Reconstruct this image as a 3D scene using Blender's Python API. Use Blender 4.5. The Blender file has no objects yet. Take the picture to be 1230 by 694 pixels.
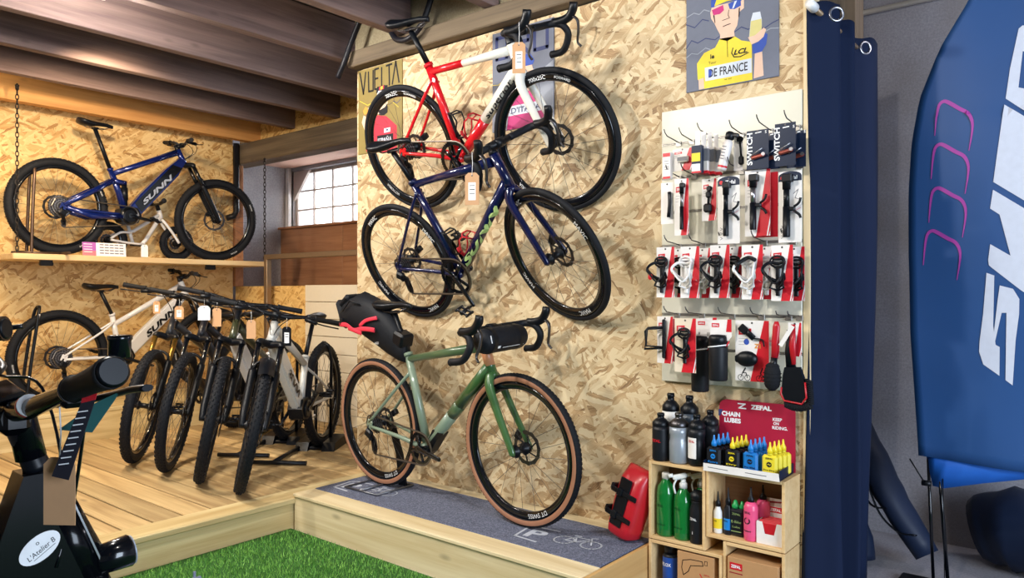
import bpy, math, random
import numpy as np
from mathutils import Matrix, Vector
PI = math.pi
random.seed(7)
SC = bpy.context.scene
COL = SC.collection

# ------------------------------------------------------------------ camera, world, exposure, lamps
FPX, HOR = 888.0, 350.0
cd = bpy.data.cameras.new('camera'); cam = bpy.data.objects.new('camera', cd); COL.objects.link(cam)
cd.sensor_width = 36.0; cd.lens = FPX / 1230 * 36.0
cd.shift_y = (HOR - 347.0) / 1230.0
cd.clip_start = 0.02
cam.location = (0, 0, 1.28)
cam.rotation_euler = (PI / 2, 0, math.atan2(0.632, 0.775))
SC.camera = cam
SC.view_settings.view_transform = 'Standard'; SC.view_settings.look = 'None'
SC.view_settings.gamma = 1.0; SC.view_settings.use_curve_mapping = False
SC.view_settings.exposure = 0.1
SC.cycles.max_bounces = 6; SC.cycles.diffuse_bounces = 3; SC.cycles.glossy_bounces = 3
SC.cycles.transparent_max_bounces = 8; SC.cycles.sample_clamp_indirect = 4.0
SC.cycles.use_denoising = True
w = bpy.data.worlds.new('world'); SC.world = w; w.use_nodes = True
w.node_tree.nodes['Background'].inputs[0].default_value = (0.82, 0.90, 1.0, 1)
w.node_tree.nodes['Background'].inputs[1].default_value = 0.8

def lamp(name, kind, loc, energy, color, size=0.1, target=None, spot=None, blend=0.5, sx=None):
    d = bpy.data.lights.new(name, kind); d.energy = energy; d.color = color
    if kind == 'AREA':
        d.size = size
        if sx: d.shape = 'RECTANGLE'; d.size_y = sx
    else: d.shadow_soft_size = size
    if kind == 'SPOT': d.spot_size = spot; d.spot_blend = blend
    o = bpy.data.objects.new(name, d); COL.objects.link(o); o.location = loc
    if target is not None:
        o.rotation_euler = (Vector(target) - Vector(loc)).to_track_quat('-Z', 'Y').to_euler()
    return o
NEU = (1.0, 0.94, 0.85); WARM = (1.0, 0.76, 0.48); COOL = (0.72, 0.84, 1.0)
lamp('ceiling_lamp_light', 'POINT', (-4.02, 1.6, 2.735), 30, NEU, 0.05)
lamp('ceiling_spot', 'SPOT', (-3.9, 1.2, 2.72), 120, NEU, 0.05, (-2.4, 2.95, 1.2), 2.6, 0.6)
lamp('ceiling_spot', 'SPOT', (-2.3, 0.6, 2.74), 130, NEU, 0.06, (-1.9, 2.95, 1.1), 2.4, 0.7)
lamp('ceiling_spot', 'SPOT', (-0.6, 0.6, 2.74), 62, NEU, 0.06, (-1.2, 2.95, 1.0), 2.2, 0.7)
lamp('ceiling_spot', 'SPOT', (-3.4, -0.3, 2.74), 165, (1.0, 0.94, 0.84), 0.06, (-4.2, 2.0, 0.5), 2.4, 0.7)
lamp('joist_strip', 'AREA', (-5.88, 1.4, 2.93), 54, WARM, 0.05, (-6.45, 1.4, 2.0), sx=4.6)
lamp('ceiling_spot', 'SPOT', (-4.75, 1.9, 2.70), 120, WARM, 0.05, (-6.5, 2.6, 0.9), 2.3, 0.7)
lamp('shop_window_light', 'AREA', (3.2, 0.8, 1.6), 240, COOL, 2.2, (-0.3, 3.6, 1.2), sx=2.4)
lamp('corner_fill', 'POINT', (0.75, 3.95, 2.6), 34, (0.95, 0.93, 1.0), 0.08)  # added fill light, no fixture, brightens the concrete behind the flag
lamp('stair_daylight', 'AREA', (-6.75, 6.0, 2.35), 330, (0.93, 0.97, 1.0), 3.6, (-6.7, 4.3, 2.35), sx=2.2)

# ------------------------------------------------------------------ materials
MATS = {}
def base(name):
    m = bpy.data.materials.new(name); m.use_nodes = True
    return m, m.node_tree.nodes, m.node_tree.links, m.node_tree.nodes['Principled BSDF']
def srgb(c):
    f = lambda x: x / 12.92 if x <= 0.04045 else ((x + 0.055) / 1.055) ** 2.4
    return tuple(f(x / 255.0) for x in c) + (1.0,)
def pm(name, rgb, rough=0.5, metal=0.0, coat=0.0, noise=0.08, scale=40.0, trans=0.0, emit=0.0, bump=0.0, alpha=1.0):
    """plain procedural material: colour with a faint noise variation"""
    if name in MATS: return MATS[name]
    m, N, L, B = base(name)
    c = srgb(rgb)
    tc = N.new('ShaderNodeTexCoord'); no = N.new('ShaderNodeTexNoise'); no.inputs['Scale'].default_value = scale; no.inputs['Detail'].default_value = 3
    L.new(tc.outputs['Object'], no.inputs['Vector'])
    mx = N.new('ShaderNodeMix'); mx.data_type = 'RGBA'
    mx.inputs['A'].default_value = tuple(x * (1 - noise) for x in c[:3]) + (1,)
    mx.inputs['B'].default_value = tuple(min(1, x * (1 + noise)) for x in c[:3]) + (1,)
    L.new(no.outputs['Fac'], mx.inputs['Factor']); L.new(mx.outputs['Result'], B.inputs['Base Color'])
    B.inputs['Roughness'].default_value = rough; B.inputs['Metallic'].default_value = metal
    B.inputs['Coat Weight'].default_value = coat; B.inputs['Coat Roughness'].default_value = 0.08
    if sum(rgb) < 150: B.inputs['Specular IOR Level'].default_value = 0.28
    B.inputs['Transmission Weight'].default_value = trans; B.inputs['Alpha'].default_value = alpha
    if emit: B.inputs['Emission Color'].default_value = c; B.inputs['Emission Strength'].default_value = emit
    if bump:
        b = N.new('ShaderNodeBump'); b.inputs['Strength'].default_value = bump; b.inputs['Distance'].default_value = 0.002
        L.new(no.outputs['Fac'], b.inputs['Height']); L.new(b.outputs['Normal'], B.inputs['Normal'])
    MATS[name] = m
    return m
def mathn(N, L, op, a, b=None, v=None):
    n = N.new('ShaderNodeMath'); n.operation = op
    for k, x in enumerate((a, b)):
        if x is None: continue
        if isinstance(x, (int, float)): n.inputs[k].default_value = x
        else: L.new(x, n.inputs[k])
    return n.outputs[0]
def osb(name, axis, lo, mid, hi, seed=0.0):
    """oriented strand board: layers of long flakes, each layer at its own angle"""
    m, N, L, B = base(name)
    tc = N.new('ShaderNodeTexCoord'); sp = N.new('ShaderNodeSeparateXYZ'); L.new(tc.outputs['Object'], sp.inputs[0])
    cb = N.new('ShaderNodeCombineXYZ'); L.new(sp.outputs[axis], cb.inputs[0]); L.new(sp.outputs[2], cb.inputs[1]); cb.inputs[2].default_value = seed
    wn = N.new('ShaderNodeTexNoise'); wn.inputs['Scale'].default_value = 9; wn.inputs['Detail'].default_value = 3
    L.new(cb.outputs[0], wn.inputs['Vector'])
    ws = N.new('ShaderNodeVectorMath'); ws.operation = 'SCALE'; ws.inputs['Scale'].default_value = 0.05
    L.new(wn.outputs['Color'], ws.inputs[0])
    wa0 = N.new('ShaderNodeVectorMath'); L.new(cb.outputs[0], wa0.inputs[0]); L.new(ws.outputs[0], wa0.inputs[1])
    w2 = N.new('ShaderNodeTexNoise'); w2.inputs['Scale'].default_value = 45; w2.inputs['Detail'].default_value = 3; L.new(cb.outputs[0], w2.inputs['Vector'])
    w3 = N.new('ShaderNodeVectorMath'); w3.operation = 'SCALE'; w3.inputs['Scale'].default_value = 0.009; L.new(w2.outputs['Color'], w3.inputs[0])
    wa = N.new('ShaderNodeVectorMath'); L.new(wa0.outputs[0], wa.inputs[0]); L.new(w3.outputs[0], wa.inputs[1])
    cur = None; hgt = None
    for k, (ang, sx, sy) in enumerate([(0.0, 7, 30), (1.2, 9, 40), (-0.9, 9, 44), (0.5, 8, 40), (-1.4, 10, 46), (-0.4, 8, 40), (0.95, 9, 44), (0.15, 7, 38), (-0.75, 9, 46), (0.38, 8, 44), (-1.15, 10, 50), (-0.18, 8, 46), (0.7, 11, 56)]):
        mp = N.new('ShaderNodeMapping'); mp.vector_type = 'TEXTURE'
        mp.inputs['Rotation'].default_value = (0, 0, ang); mp.inputs['Scale'].default_value = (1 / sx, 1 / sy, 1)
        mp.inputs['Location'].default_value = (k * 3.37 + seed, k * 1.7, 0)
        L.new(wa.outputs[0], mp.inputs['Vector'])
        vo = N.new('ShaderNodeTexVoronoi'); vo.voronoi_dimensions = '2D'; vo.inputs['Scale'].default_value = 1.0
        L.new(mp.outputs[0], vo.inputs['Vector'])
        gr = N.new('ShaderNodeTexNoise'); gr.inputs['Scale'].default_value = 3.0; gr.inputs['Detail'].default_value = 4
        gm = N.new('ShaderNodeMapping'); gm.inputs['Scale'].default_value = (0.35, 2.0, 1); L.new(mp.outputs[0], gm.inputs['Vector']); L.new(gm.outputs[0], gr.inputs['Vector'])
        sc = N.new('ShaderNodeSeparateColor'); L.new(vo.outputs['Color'], sc.inputs[0])
        val = mathn(N, L, 'ADD', mathn(N, L, 'MULTIPLY', sc.outputs[0], 0.62), mathn(N, L, 'MULTIPLY', gr.outputs['Fac'], 0.48))
        if cur is None: cur = val
        else:
            msk = mathn(N, L, 'GREATER_THAN', sc.outputs[1], 0.68)
            mx = N.new('ShaderNodeMix'); L.new(msk, mx.inputs[0]); L.new(cur, mx.inputs[2]); L.new(val, mx.inputs[3]); cur = mx.outputs[0]
    cr = N.new('ShaderNodeValToRGB'); e = cr.color_ramp.elements
    e[0].position = 0.16; e[0].color = srgb(lo); e[1].position = 0.80; e[1].color = srgb(hi)
    q = e.new(0.34); q.color = srgb(mid)
    q = e.new(0.52); q.color = srgb(tuple(m_ * .4 + h_ * .6 for m_, h_ in zip(mid, hi)))
    L.new(cur, cr.inputs[0])
    # broad tone drift and small dark specks
    dn = N.new('ShaderNodeTexNoise'); dn.inputs['Scale'].default_value = 1.6; L.new(cb.outputs[0], dn.inputs['Vector'])
    hs = N.new('ShaderNodeHueSaturation'); L.new(cr.outputs[0], hs.inputs['Color'])
    L.new(mathn(N, L, 'ADD', mathn(N, L, 'MULTIPLY', dn.outputs['Fac'], 0.3), 0.85), hs.inputs['Value'])
    L.new(hs.outputs[0], B.inputs['Base Color']); B.inputs['Roughness'].default_value = 0.62
    bp = N.new('ShaderNodeBump'); bp.inputs['Strength'].default_value = 0.25; bp.inputs['Distance'].default_value = 0.003
    L.new(cur, bp.inputs['Height']); L.new(bp.outputs[0], B.inputs['Normal'])
    return m
def wood(name, axis, dark, light, rough=0.6, vary=0.25, grain=1.0, knots=True):
    """grain along an axis (0 x, 1 y, 2 z); every board its own tone"""
    if name in MATS: return MATS[name]
    m, N, L, B = base(name)
    tc = N.new('ShaderNodeTexCoord'); geo = N.new('ShaderNodeNewGeometry')
    mp = N.new('ShaderNodeMapping'); s = [14.0 * grain] * 3; s[axis] = 0.9 * grain; mp.inputs['Scale'].default_value = s
    ad = N.new('ShaderNodeVectorMath'); sm = N.new('ShaderNodeVectorMath'); sm.operation = 'SCALE'; sm.inputs['Scale'].default_value = 17.0
    cbn = N.new('ShaderNodeCombineXYZ'); [L.new(geo.outputs['Random Per Island'], cbn.inputs[i]) for i in range(3)]
    L.new(cbn.outputs[0], sm.inputs[0]); L.new(tc.outputs['Object'], ad.inputs[0]); L.new(sm.outputs[0], ad.inputs[1]); L.new(ad.outputs[0], mp.inputs['Vector'])
    n1 = N.new('ShaderNodeTexNoise'); n1.inputs['Scale'].default_value = 1.0; n1.inputs['Detail'].default_value = 5; n1.inputs['Distortion'].default_value = 0.8
    L.new(mp.outputs[0], n1.inputs['Vector'])
    mp2 = N.new('ShaderNodeMapping'); s2 = [120.0 * grain] * 3; s2[axis] = 3.0; mp2.inputs['Scale'].default_value = s2; L.new(ad.outputs[0], mp2.inputs['Vector'])
    n2 = N.new('ShaderNodeTexNoise'); n2.inputs['Scale'].default_value = 1.0; n2.inputs['Detail'].default_value = 2; L.new(mp2.outputs[0], n2.inputs['Vector'])
    f = mathn(N, L, 'ADD', mathn(N, L, 'MULTIPLY', n1.outputs['Fac'], 0.85), mathn(N, L, 'MULTIPLY', n2.outputs['Fac'], 0.25))
    cr = N.new('ShaderNodeValToRGB'); e = cr.color_ramp.elements
    e[0].position = 0.30; e[0].color = srgb(dark); e[1].position = 0.72; e[1].color = srgb(light); L.new(f, cr.inputs[0])
    col = cr.outputs[0]
    if knots:
        mk = N.new('ShaderNodeMapping'); s3 = [7.0] * 3; s3[axis] = 2.6; mk.inputs['Scale'].default_value = s3; L.new(ad.outputs[0], mk.inputs['Vector'])
        vo = N.new('ShaderNodeTexVoronoi'); vo.inputs['Scale'].default_value = 1.0; L.new(mk.outputs[0], vo.inputs['Vector'])
        kr = N.new('ShaderNodeValToRGB'); kr.color_ramp.elements[0].position = 0.03; kr.color_ramp.elements[0].color = (0.35, 0.35, 0.35, 1)
        kr.color_ramp.elements[1].position = 0.12; kr.color_ramp.elements[1].color = (1, 1, 1, 1); L.new(vo.outputs['Distance'], kr.inputs[0])
        mm = N.new('ShaderNodeMix'); mm.data_type = 'RGBA'; mm.blend_type = 'MULTIPLY'; mm.inputs['Factor'].default_value = 0.55
        L.new(col, mm.inputs['A']); L.new(kr.outputs[0], mm.inputs['B']); col = mm.outputs['Result']
    hs = N.new('ShaderNodeHueSaturation'); L.new(col, hs.inputs['Color'])
    L.new(mathn(N, L, 'ADD', mathn(N, L, 'MULTIPLY', geo.outputs['Random Per Island'], vary), 1 - vary / 2), hs.inputs['Value'])
    L.new(hs.outputs[0], B.inputs['Base Color']); B.inputs['Roughness'].default_value = rough
    bp = N.new('ShaderNodeBump'); bp.inputs['Strength'].default_value = 0.2; bp.inputs['Distance'].default_value = 0.002; L.new(f, bp.inputs['Height']); L.new(bp.outputs[0], B.inputs['Normal'])
    MATS[name] = m
    return m
def speckle(name, c1, c2, scale, rough=0.95, bump=0.5, c3=None):
    m, N, L, B = base(name)
    tc = N.new('ShaderNodeTexCoord'); no = N.new('ShaderNodeTexNoise'); no.inputs['Scale'].default_value = scale; no.inputs['Detail'].default_value = 6; no.inputs['Roughness'].default_value = 0.8
    L.new(tc.outputs['Object'], no.inputs['Vector'])
    cr = N.new('ShaderNodeValToRGB'); e = cr.color_ramp.elements; e[0].position = 0.38; e[0].color = srgb(c1); e[1].position = 0.64; e[1].color = srgb(c2)
    L.new(no.outputs['Fac'], cr.inputs[0]); col = cr.outputs[0]
    if c3:
        n2 = N.new('ShaderNodeTexNoise'); n2.inputs['Scale'].default_value = scale / 40; n2.inputs['Detail'].default_value = 5; L.new(tc.outputs['Object'], n2.inputs['Vector'])
        r2 = N.new('ShaderNodeValToRGB'); r2.color_ramp.elements[0].position = 0.4; r2.color_ramp.elements[1].position = 0.65; L.new(n2.outputs['Fac'], r2.inputs[0])
        mx = N.new('ShaderNodeMix'); mx.data_type = 'RGBA'; L.new(mathn(N, L, 'MULTIPLY', r2.outputs[0], 0.6), mx.inputs['Factor']); L.new(col, mx.inputs['A']); mx.inputs['B'].default_value = srgb(c3); col = mx.outputs['Result']
    L.new(col, B.inputs['Base Color']); B.inputs['Roughness'].default_value = rough
    bp = N.new('ShaderNodeBump'); bp.inputs['Strength'].default_value = bump; bp.inputs['Distance'].default_value = 0.004; L.new(no.outputs['Fac'], bp.inputs['Height']); L.new(bp.outputs[0], B.inputs['Normal'])
    return m

# ------------------------------------------------------------------ mesh builder
def rotm(rx=0, ry=0, rz=0):
    return Matrix.Rotation(rz, 4, 'Z') @ Matrix.Rotation(ry, 4, 'Y') @ Matrix.Rotation(rx, 4, 'X')
def T(x, y=None, z=None):
    return Matrix.Translation((x, y, z) if y is not None else x)
def frame(o, x, y):
    """matrix with origin o, local x axis x, y axis near y"""
    x = Vector(x).normalized(); z = x.cross(Vector(y)).normalized(); y = z.cross(x)
    M = Matrix((x, y, z)).transposed().to_4x4(); M.translation = Vector(o)
    return M
TXT = {}
def text_mesh(s, bold=0.0, shear=0.0):
    k = (s, bold, shear)
    if k not in TXT:
        c = bpy.data.curves.new('lettering', 'FONT'); c.body = s; c.offset = bold; c.shear = shear; c.resolution_u = 3
        o = bpy.data.objects.new('lettering', c); m = bpy.data.meshes.new_from_object(o)
        vs = [(v.co.x, v.co.y) for v in m.vertices]; fs = [tuple(p.vertices) for p in m.polygons]
        bpy.data.objects.remove(o); bpy.data.curves.remove(c); bpy.data.meshes.remove(m)
        xs = [v[0] for v in vs] or [0]; ys = [v[1] for v in vs] or [0]
        x0, x1 = min(xs), max(xs); y0, y1 = min(ys), max(ys)
        TXT[k] = ([(x - x0, y - y0) for x, y in vs], fs, x1 - x0, y1 - y0)
    return TXT[k]
class MB:
    def __init__(s):
        s.v = []; s.f = []; s.m = []; s.sm = []; s.mats = []; s.mi = 0; s.M = Matrix.Identity(4)
    def use(s, mat):
        if mat not in s.mats: s.mats.append(mat)
        s.mi = s.mats.index(mat); return s
    def add(s, vs, fs, smooth=False):
        b = len(s.v); M = s.M
        s.v += [tuple(M @ Vector(v)) for v in vs]
        for f in fs:
            s.f.append(tuple(b + i for i in f)); s.m.append(s.mi); s.sm.append(smooth)
        return s
    def box(s, c, d, R=None, bev=0.0):
        hx, hy, hz = d[0] / 2, d[1] / 2, d[2] / 2
        b = min(bev, hx * .9, hy * .9, hz * .9)
        R = R or Matrix.Identity(4); c = Vector(c)
        if b <= 0:
            vs = [(x, y, z) for x in (-hx, hx) for y in (-hy, hy) for z in (-hz, hz)]
            fs = [(0, 1, 3, 2), (4, 6, 7, 5), (0, 4, 5, 1), (2, 3, 7, 6), (0, 2, 6, 4), (1, 5, 7, 3)]
        else:
            vs = []; idx = {}
            for i in (-1, 1):
                for j in (-1, 1):
                    for k in (-1, 1):
                        for a in range(3):
                            p = [i * (hx - (0 if a == 0 else b)), j * (hy - (0 if a == 1 else b)), k * (hz - (0 if a == 2 else b))]
                            idx[(i, j, k, a)] = len(vs); vs.append(p)
            fs = []
            for a in range(3):
                o = [x for x in range(3) if x != a]
                for sg in (-1, 1):
                    q = []
                    for (u, t) in ((-1, -1), (1, -1), (1, 1), (-1, 1)):
                        key = [0, 0, 0]; key[a] = sg; key[o[0]] = u; key[o[1]] = t; q.append(idx[tuple(key) + (a,)])
                    flip = (sg == 1) == (a == 1)
                    fs.append(tuple(q[::-1] if flip else q))
            for a in range(3):
                o = [x for x in range(3) if x != a]
                for u in (-1, 1):
                    for t in (-1, 1):
                        def K(sa, ax):
                            key = [0, 0, 0]; key[a] = sa; key[o[0]] = u; key[o[1]] = t; return idx[tuple(key) + (ax,)]
                        fs.append((K(-1, o[0]), K(1, o[0]), K(1, o[1]), K(-1, o[1])))
            for i in (-1, 1):
                for j in (-1, 1):
                    for k in (-1, 1): fs.append(tuple(idx[(i, j, k, a)] for a in range(3)))
        s.add([R @ Vector(v) + c for v in vs], fs); return s
    def bx(s, x0, x1, y0, y1, z0, z1, bev=0.0):
        return s.box(((x0 + x1) / 2, (y0 + y1) / 2, (z0 + z1) / 2), (abs(x1 - x0), abs(y1 - y0), abs(z1 - z0)), None, bev)
    def tube(s, pts, r, n=10, closed=False, caps=True, ry=None, up=None, smooth=True):
        P = [Vector(p) for p in pts]; k = len(P)
        rs = r if isinstance(r, (list, tuple)) else [r] * k
        rys = (ry if isinstance(ry, (list, tuple)) else [ry] * k) if ry is not None else rs
        tan = []
        for i in range(k):
            a = P[(i - 1) % k] if (closed or i > 0) else P[i]; c = P[(i + 1) % k] if (closed or i < k - 1) else P[i]
            t = (c - a); tan.append(t.normalized() if t.length > 1e-9 else Vector((0, 0, 1)))
        u = Vector(up) if up is not None else (Vector((0, 0, 1)) if abs(tan[0].z) < .9 else Vector((0, 1, 0)))
        vs = []
        for i in range(k):
            t = tan[i]; u = (u - t * u.dot(t))
            u = u.normalized() if u.length > 1e-6 else t.orthogonal().normalized()
            b = t.cross(u)
            for j in range(n):
                a = 2 * PI * j / n
                vs.append(P[i] + b * (math.cos(a) * rs[i]) + u * (math.sin(a) * rys[i]))
        fs = []
        for i in range(k if closed else k - 1):
            q = (i + 1) % k
            for j in range(n):
                fs.append((i * n + j, i * n + (j + 1) % n, q * n + (j + 1) % n, q * n + j))
        s.add(vs, fs, smooth)
        if caps and not closed:
            b = len(s.v) - k * n
            for fc in (tuple(b + j for j in range(n))[::-1], tuple(b + (k - 1) * n + j for j in range(n))):
                s.f.append(fc); s.m.append(s.mi); s.sm.append(False)
        return s
    def lathe(s, prof, M=None, n=24, smooth=True, closed=False, caps=True):
        """profile (r, z) about local z"""
        M = M or Matrix.Identity(4); k = len(prof)
        vs = [M @ Vector((r * math.cos(2 * PI * j / n), r * math.sin(2 * PI * j / n), z)) for r, z in prof for j in range(n)]
        fs = []
        for i in range(k if closed else k - 1):
            q = (i + 1) % k
            for j in range(n): fs.append((i * n + j, i * n + (j + 1) % n, q * n + (j + 1) % n, q * n + j))
        s.add(vs, fs, smooth)
        if caps and not closed:
            b = len(s.v) - k * n
            for row, rev in ((0, True), (k - 1, False)):
                if prof[row][0] > 1e-6:
                    q = tuple(b + row * n + j for j in range(n)); s.f.append(q[::-1] if rev else q); s.m.append(s.mi); s.sm.append(False)
        return s
    def prism(s, poly, z0, z1, M=None, smooth=False):
        M = M or Matrix.Identity(4); n = len(poly)
        vs = [M @ Vector((x, y, z0)) for x, y in poly] + [M @ Vector((x, y, z1)) for x, y in poly]
        fs = [tuple(range(n))[::-1], tuple(range(n, 2 * n))] + [(i, (i + 1) % n, n + (i + 1) % n, n + i) for i in range(n)]
        s.add(vs, fs, smooth); return s
    def ball(s, c, d, n=12, R=None):
        M = T(Vector(c)) @ (R or Matrix.Identity(4)) @ Matrix.Diagonal((d[0] / 2, d[1] / 2, d[2] / 2, 1))
        pr = [(math.sin(PI * i / n), -math.cos(PI * i / n)) for i in range(n + 1)]
        pr[0] = (1e-4, -1); pr[-1] = (1e-4, 1)
        return s.lathe(pr, M, max(10, n))
    def text(s, body, M, h, width=None, bold=0.0, shear=0.0, center=True, fn=None):
        """lettering of cap height h in the local xy plane of M; fn maps (x, y) to a point instead"""
        vs, fs, tw, th = text_mesh(body, bold, shear)
        if not fs: return s
        k = h / max(th, 1e-6); kx = (width / tw) if width else k
        ox = -tw * kx / 2 if center else 0.0; oy = -h / 2 if center else 0.0
        P = [(x * kx + ox, y * k + oy) for x, y in vs]
        s.add([fn(x, y) for x, y in P] if fn else [M @ Vector((x, y, 0)) for x, y in P], fs); return s
    def poly(s, pts, M=None):
        M = M or Matrix.Identity(4)
        s.add([M @ Vector((p[0], p[1], p[2] if len(p) > 2 else 0)) for p in pts], [tuple(range(len(pts)))]); return s
    def line(s, pts, wd, M=None, z=0.0):
        """flat stroke of width wd through 2D points"""
        M = M or Matrix.Identity(4)
        for (a, b) in zip(pts[:-1], pts[1:]):
            dx, dy = b[0] - a[0], b[1] - a[1]; l = math.hypot(dx, dy) or 1; nx, ny = -dy / l * wd / 2, dx / l * wd / 2; ex, ey = dx / l * wd * .3, dy / l * wd * .3
            s.add([M @ Vector(p) for p in ((a[0] - ex + nx, a[1] - ey + ny, z), (a[0] - ex - nx, a[1] - ey - ny, z), (b[0] + ex - nx, b[1] + ey - ny, z), (b[0] + ex + nx, b[1] + ey + ny, z))], [(0, 1, 2, 3)])
        return s
    def grid(s, fn, nu, nv, smooth=True):
        vs = [fn(i / nu, j / nv) for j in range(nv + 1) for i in range(nu + 1)]
        fs = [(j * (nu + 1) + i, j * (nu + 1) + i + 1, (j + 1) * (nu + 1) + i + 1, (j + 1) * (nu + 1) + i) for j in range(nv) for i in range(nu)]
        s.add(vs, fs, smooth); return s
    def mesh(s, name):
        me = bpy.data.meshes.new(name); me.from_pydata(s.v, [], s.f)
        for mt in s.mats: me.materials.append(mt)
        me.polygons.foreach_set('material_index', s.m); me.polygons.foreach_set('use_smooth', s.sm)
        me.update(); return me
    def build(s, name, parent=None, local=None, label=None):
        o = bpy.data.objects.new(name, s.mesh(name)); COL.objects.link(o)
        if parent is not None: o.parent = parent
        if local is not None: o.matrix_local = local
        if label: o['label'] = label
        return o
def tag(o, label, cat, group=None):
    o['label'] = label; o['category'] = cat
    if group: o['group'] = group
    return o
def thing(name, label, cat, M=None, group=None):
    o = bpy.data.objects.new(name, None); COL.objects.link(o); o.empty_display_size = 0.05
    if M is not None: o.matrix_world = M
    return tag(o, label, cat, group)
def struct(name, mb):
    o = mb.build(name); o['kind'] = 'structure'; return o
def catmull(pts, k=6):
    P = [Vector(p) for p in pts]; P = [2 * P[0] - P[1]] + P + [2 * P[-1] - P[-2]]; out = []
    for i in range(1, len(P) - 2):
        for j in range(k):
            t = j / k; a, b, c, d = P[i - 1:i + 3]
            out.append(0.5 * ((2 * b) + (c - a) * t + (2 * a - 5 * b + 4 * c - d) * t * t + (3 * b - a - 3 * c + d) * t ** 3))
    out.append(P[-2]); return out
# ------------------------------------------------------------------ setting
WY = 2.97                                    # face of the long strand-board wall
M_osbw = osb('strand board neutral', 0, (112, 82, 54), (182, 150, 108), (222, 202, 164))
M_osbb = osb('strand board golden', 1, (136, 92, 46), (200, 154, 90), (232, 200, 140), 3.1)
M_osbl = osb('strand board half wall', 0, (136, 92, 44), (198, 152, 84), (230, 196, 130), 6.4)
M_deck = wood('deck larch', 0, (150, 118, 76), (208, 180, 130), 0.65, 0.6)
M_trimy = wood('pine along y', 1, (182, 152, 98), (222, 202, 152), 0.6, 0.15)
M_pinex = wood('pine along x', 0, (206, 182, 134), (236, 220, 182), 0.6, 0.1)
M_pinez = wood('pine along z', 2, (206, 178, 132), (232, 212, 172), 0.6, 0.1)
M_ply = wood('plywood', 1, (196, 152, 92), (222, 184, 124), 0.55, 0.1)
M_joist = wood('old joist timber', 1, (96, 78, 78), (152, 128, 122), 0.9, 0.4)
M_joist_lit = wood('lamplit joist timber', 1, (186, 126, 66), (222, 166, 98), 0.65, 0.2)  # lit copy of the joist timber, the warm lamplight put into its colour
M_beam = wood('aged beam timber', 0, (78, 66, 54), (126, 110, 88), 0.75, 0.3)
M_brown = wood('brown window board', 0, (148, 96, 62), (188, 136, 96), 0.5, 0.1)
M_conc = speckle('concrete', (140, 138, 146), (172, 170, 178), 90, 0.85, 0.15, (126, 118, 112))
M_concp = speckle('pale stair wall plaster', (150, 152, 160), (186, 188, 196), 60, 0.85, 0.2, (140, 136, 138))
M_plaster = speckle('grey beige plaster', (150, 138, 112), (178, 166, 138), 120, 0.9, 0.2)
M_white = pm('white painted plaster', (225, 226, 228), 0.7)
M_green = speckle('turf backing', (30, 74, 22), (58, 112, 40), 160, 0.95, 0.8)
M_carp = speckle('blue grey carpet', (48, 54, 74), (134, 140, 164), 150, 0.97, 0.6)
M_dark = pm('dark ceiling board', (66, 54, 50), 0.85)

b = MB().use(M_conc); b.bx(-10, 4, -4, 6, -0.1, 0); struct('floor', b)
# deck: one long surface of boards running along x
b = MB().use(M_deck)
y = -2.0; k = 0
while y < 3.86:
    b.bx(-5.92, -3.575, y, min(y + 0.134, 3.86), 0.14, 0.17, 0.005); y += 0.147; k += 1
b.use(pm('deck void', (30, 22, 16), .95)).bx(-5.92, -3.5, -2.0, 3.86, 0.0, 0.1385)
struct('floor_deck', b)
b = MB().use(M_trimy); b.bx(-3.57, -3.405, -2.0, 2.96, 0.142, 0.175, 0.006); b.bx(-3.455, -3.425, -2.0, 2.96, 0.0, 0.14, 0.002)
struct('trim_deck', b)
# rear step carrying the bikes
b = MB().use(M_trimy); b.bx(-6.02, -5.92, -2.0, 3.86, 0.37, 0.40, 0.004); b.bx(-5.945, -5.92, -2.0, 3.86, 0.0, 0.369, 0.003)
for q in range(4): b.bx(-6.62 + q * 0.15, -6.475 + q * 0.15, -2.0, 3.86, 0.37, 0.40, 0.003)
struct('floor_step', b)
# walls
b = MB().use(M_osbw)
b.bx(-3.67, -0.945, WY, WY + 0.018, 0.0, 2.655)
b.bx(-3.67, -0.95, WY + 0.02, WY + 0.10, 0.0, 2.655)
struct('wall_main', b)
b = MB().use(M_pinez); b.bx(-0.945, -0.915, WY - 0.012, WY + 0.10, 0.0, 2.46, 0.003); struct('trim_1', b)
b = MB().use(M_osbb); b.bx(-6.70, -6.62, -2.0, 3.84, 0.0, 2.76); struct('wall_rear', b)
b = MB().use(M_osbl); b.bx(-6.64, -3.5, 3.88, 3.94, 0.0, 1.33); struct('wall_half', b)
b = MB().use(M_concp); b.bx(-10, -7.36, 5.0, 5.3, 0, 3.05); b.bx(-7.36, -3.6, 5.0, 5.3, 0, 2.0); b.bx(-7.36, -3.6, 5.0, 5.3, 2.66, 3.05); b.bx(-6.0, -3.6, 5.0, 5.3, 2.0, 2.66)
b.bx(-10, -6.7, 3.72, 3.84, 0, 3.05)
b.bx(-7.52, -7.42, 3.84, 5.0, 0, 3.05); b.use(M_osbl).bx(-6.7, -3.6, 3.96, 4.0, 2.70, 3.03); struct('wall_stair', b)
b = MB().use(M_white); b.bx(-7.44, -7.36, 4.96, 5.02, 1.98, 2.70); b.use(pm('pale pink soffit', (222, 180, 160), .7)); b.bx(-8.2, -3.6, 4.05, 5.0, 2.70, 2.735); b.use(M_white); b.bx(-8.2, -3.6, 4.0, 4.05, 2.69, 2.74)
struct('trim_2', b)
b = MB().use(M_conc); b.bx(-1.6, 4, 4.3, 4.5, 0, 3.05); struct('wall_concrete', b)
b = MB().use(M_white); b.bx(-10, 4, -3.2, -3.1, 0, 3.05); struct('wall_shop', b)
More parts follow.
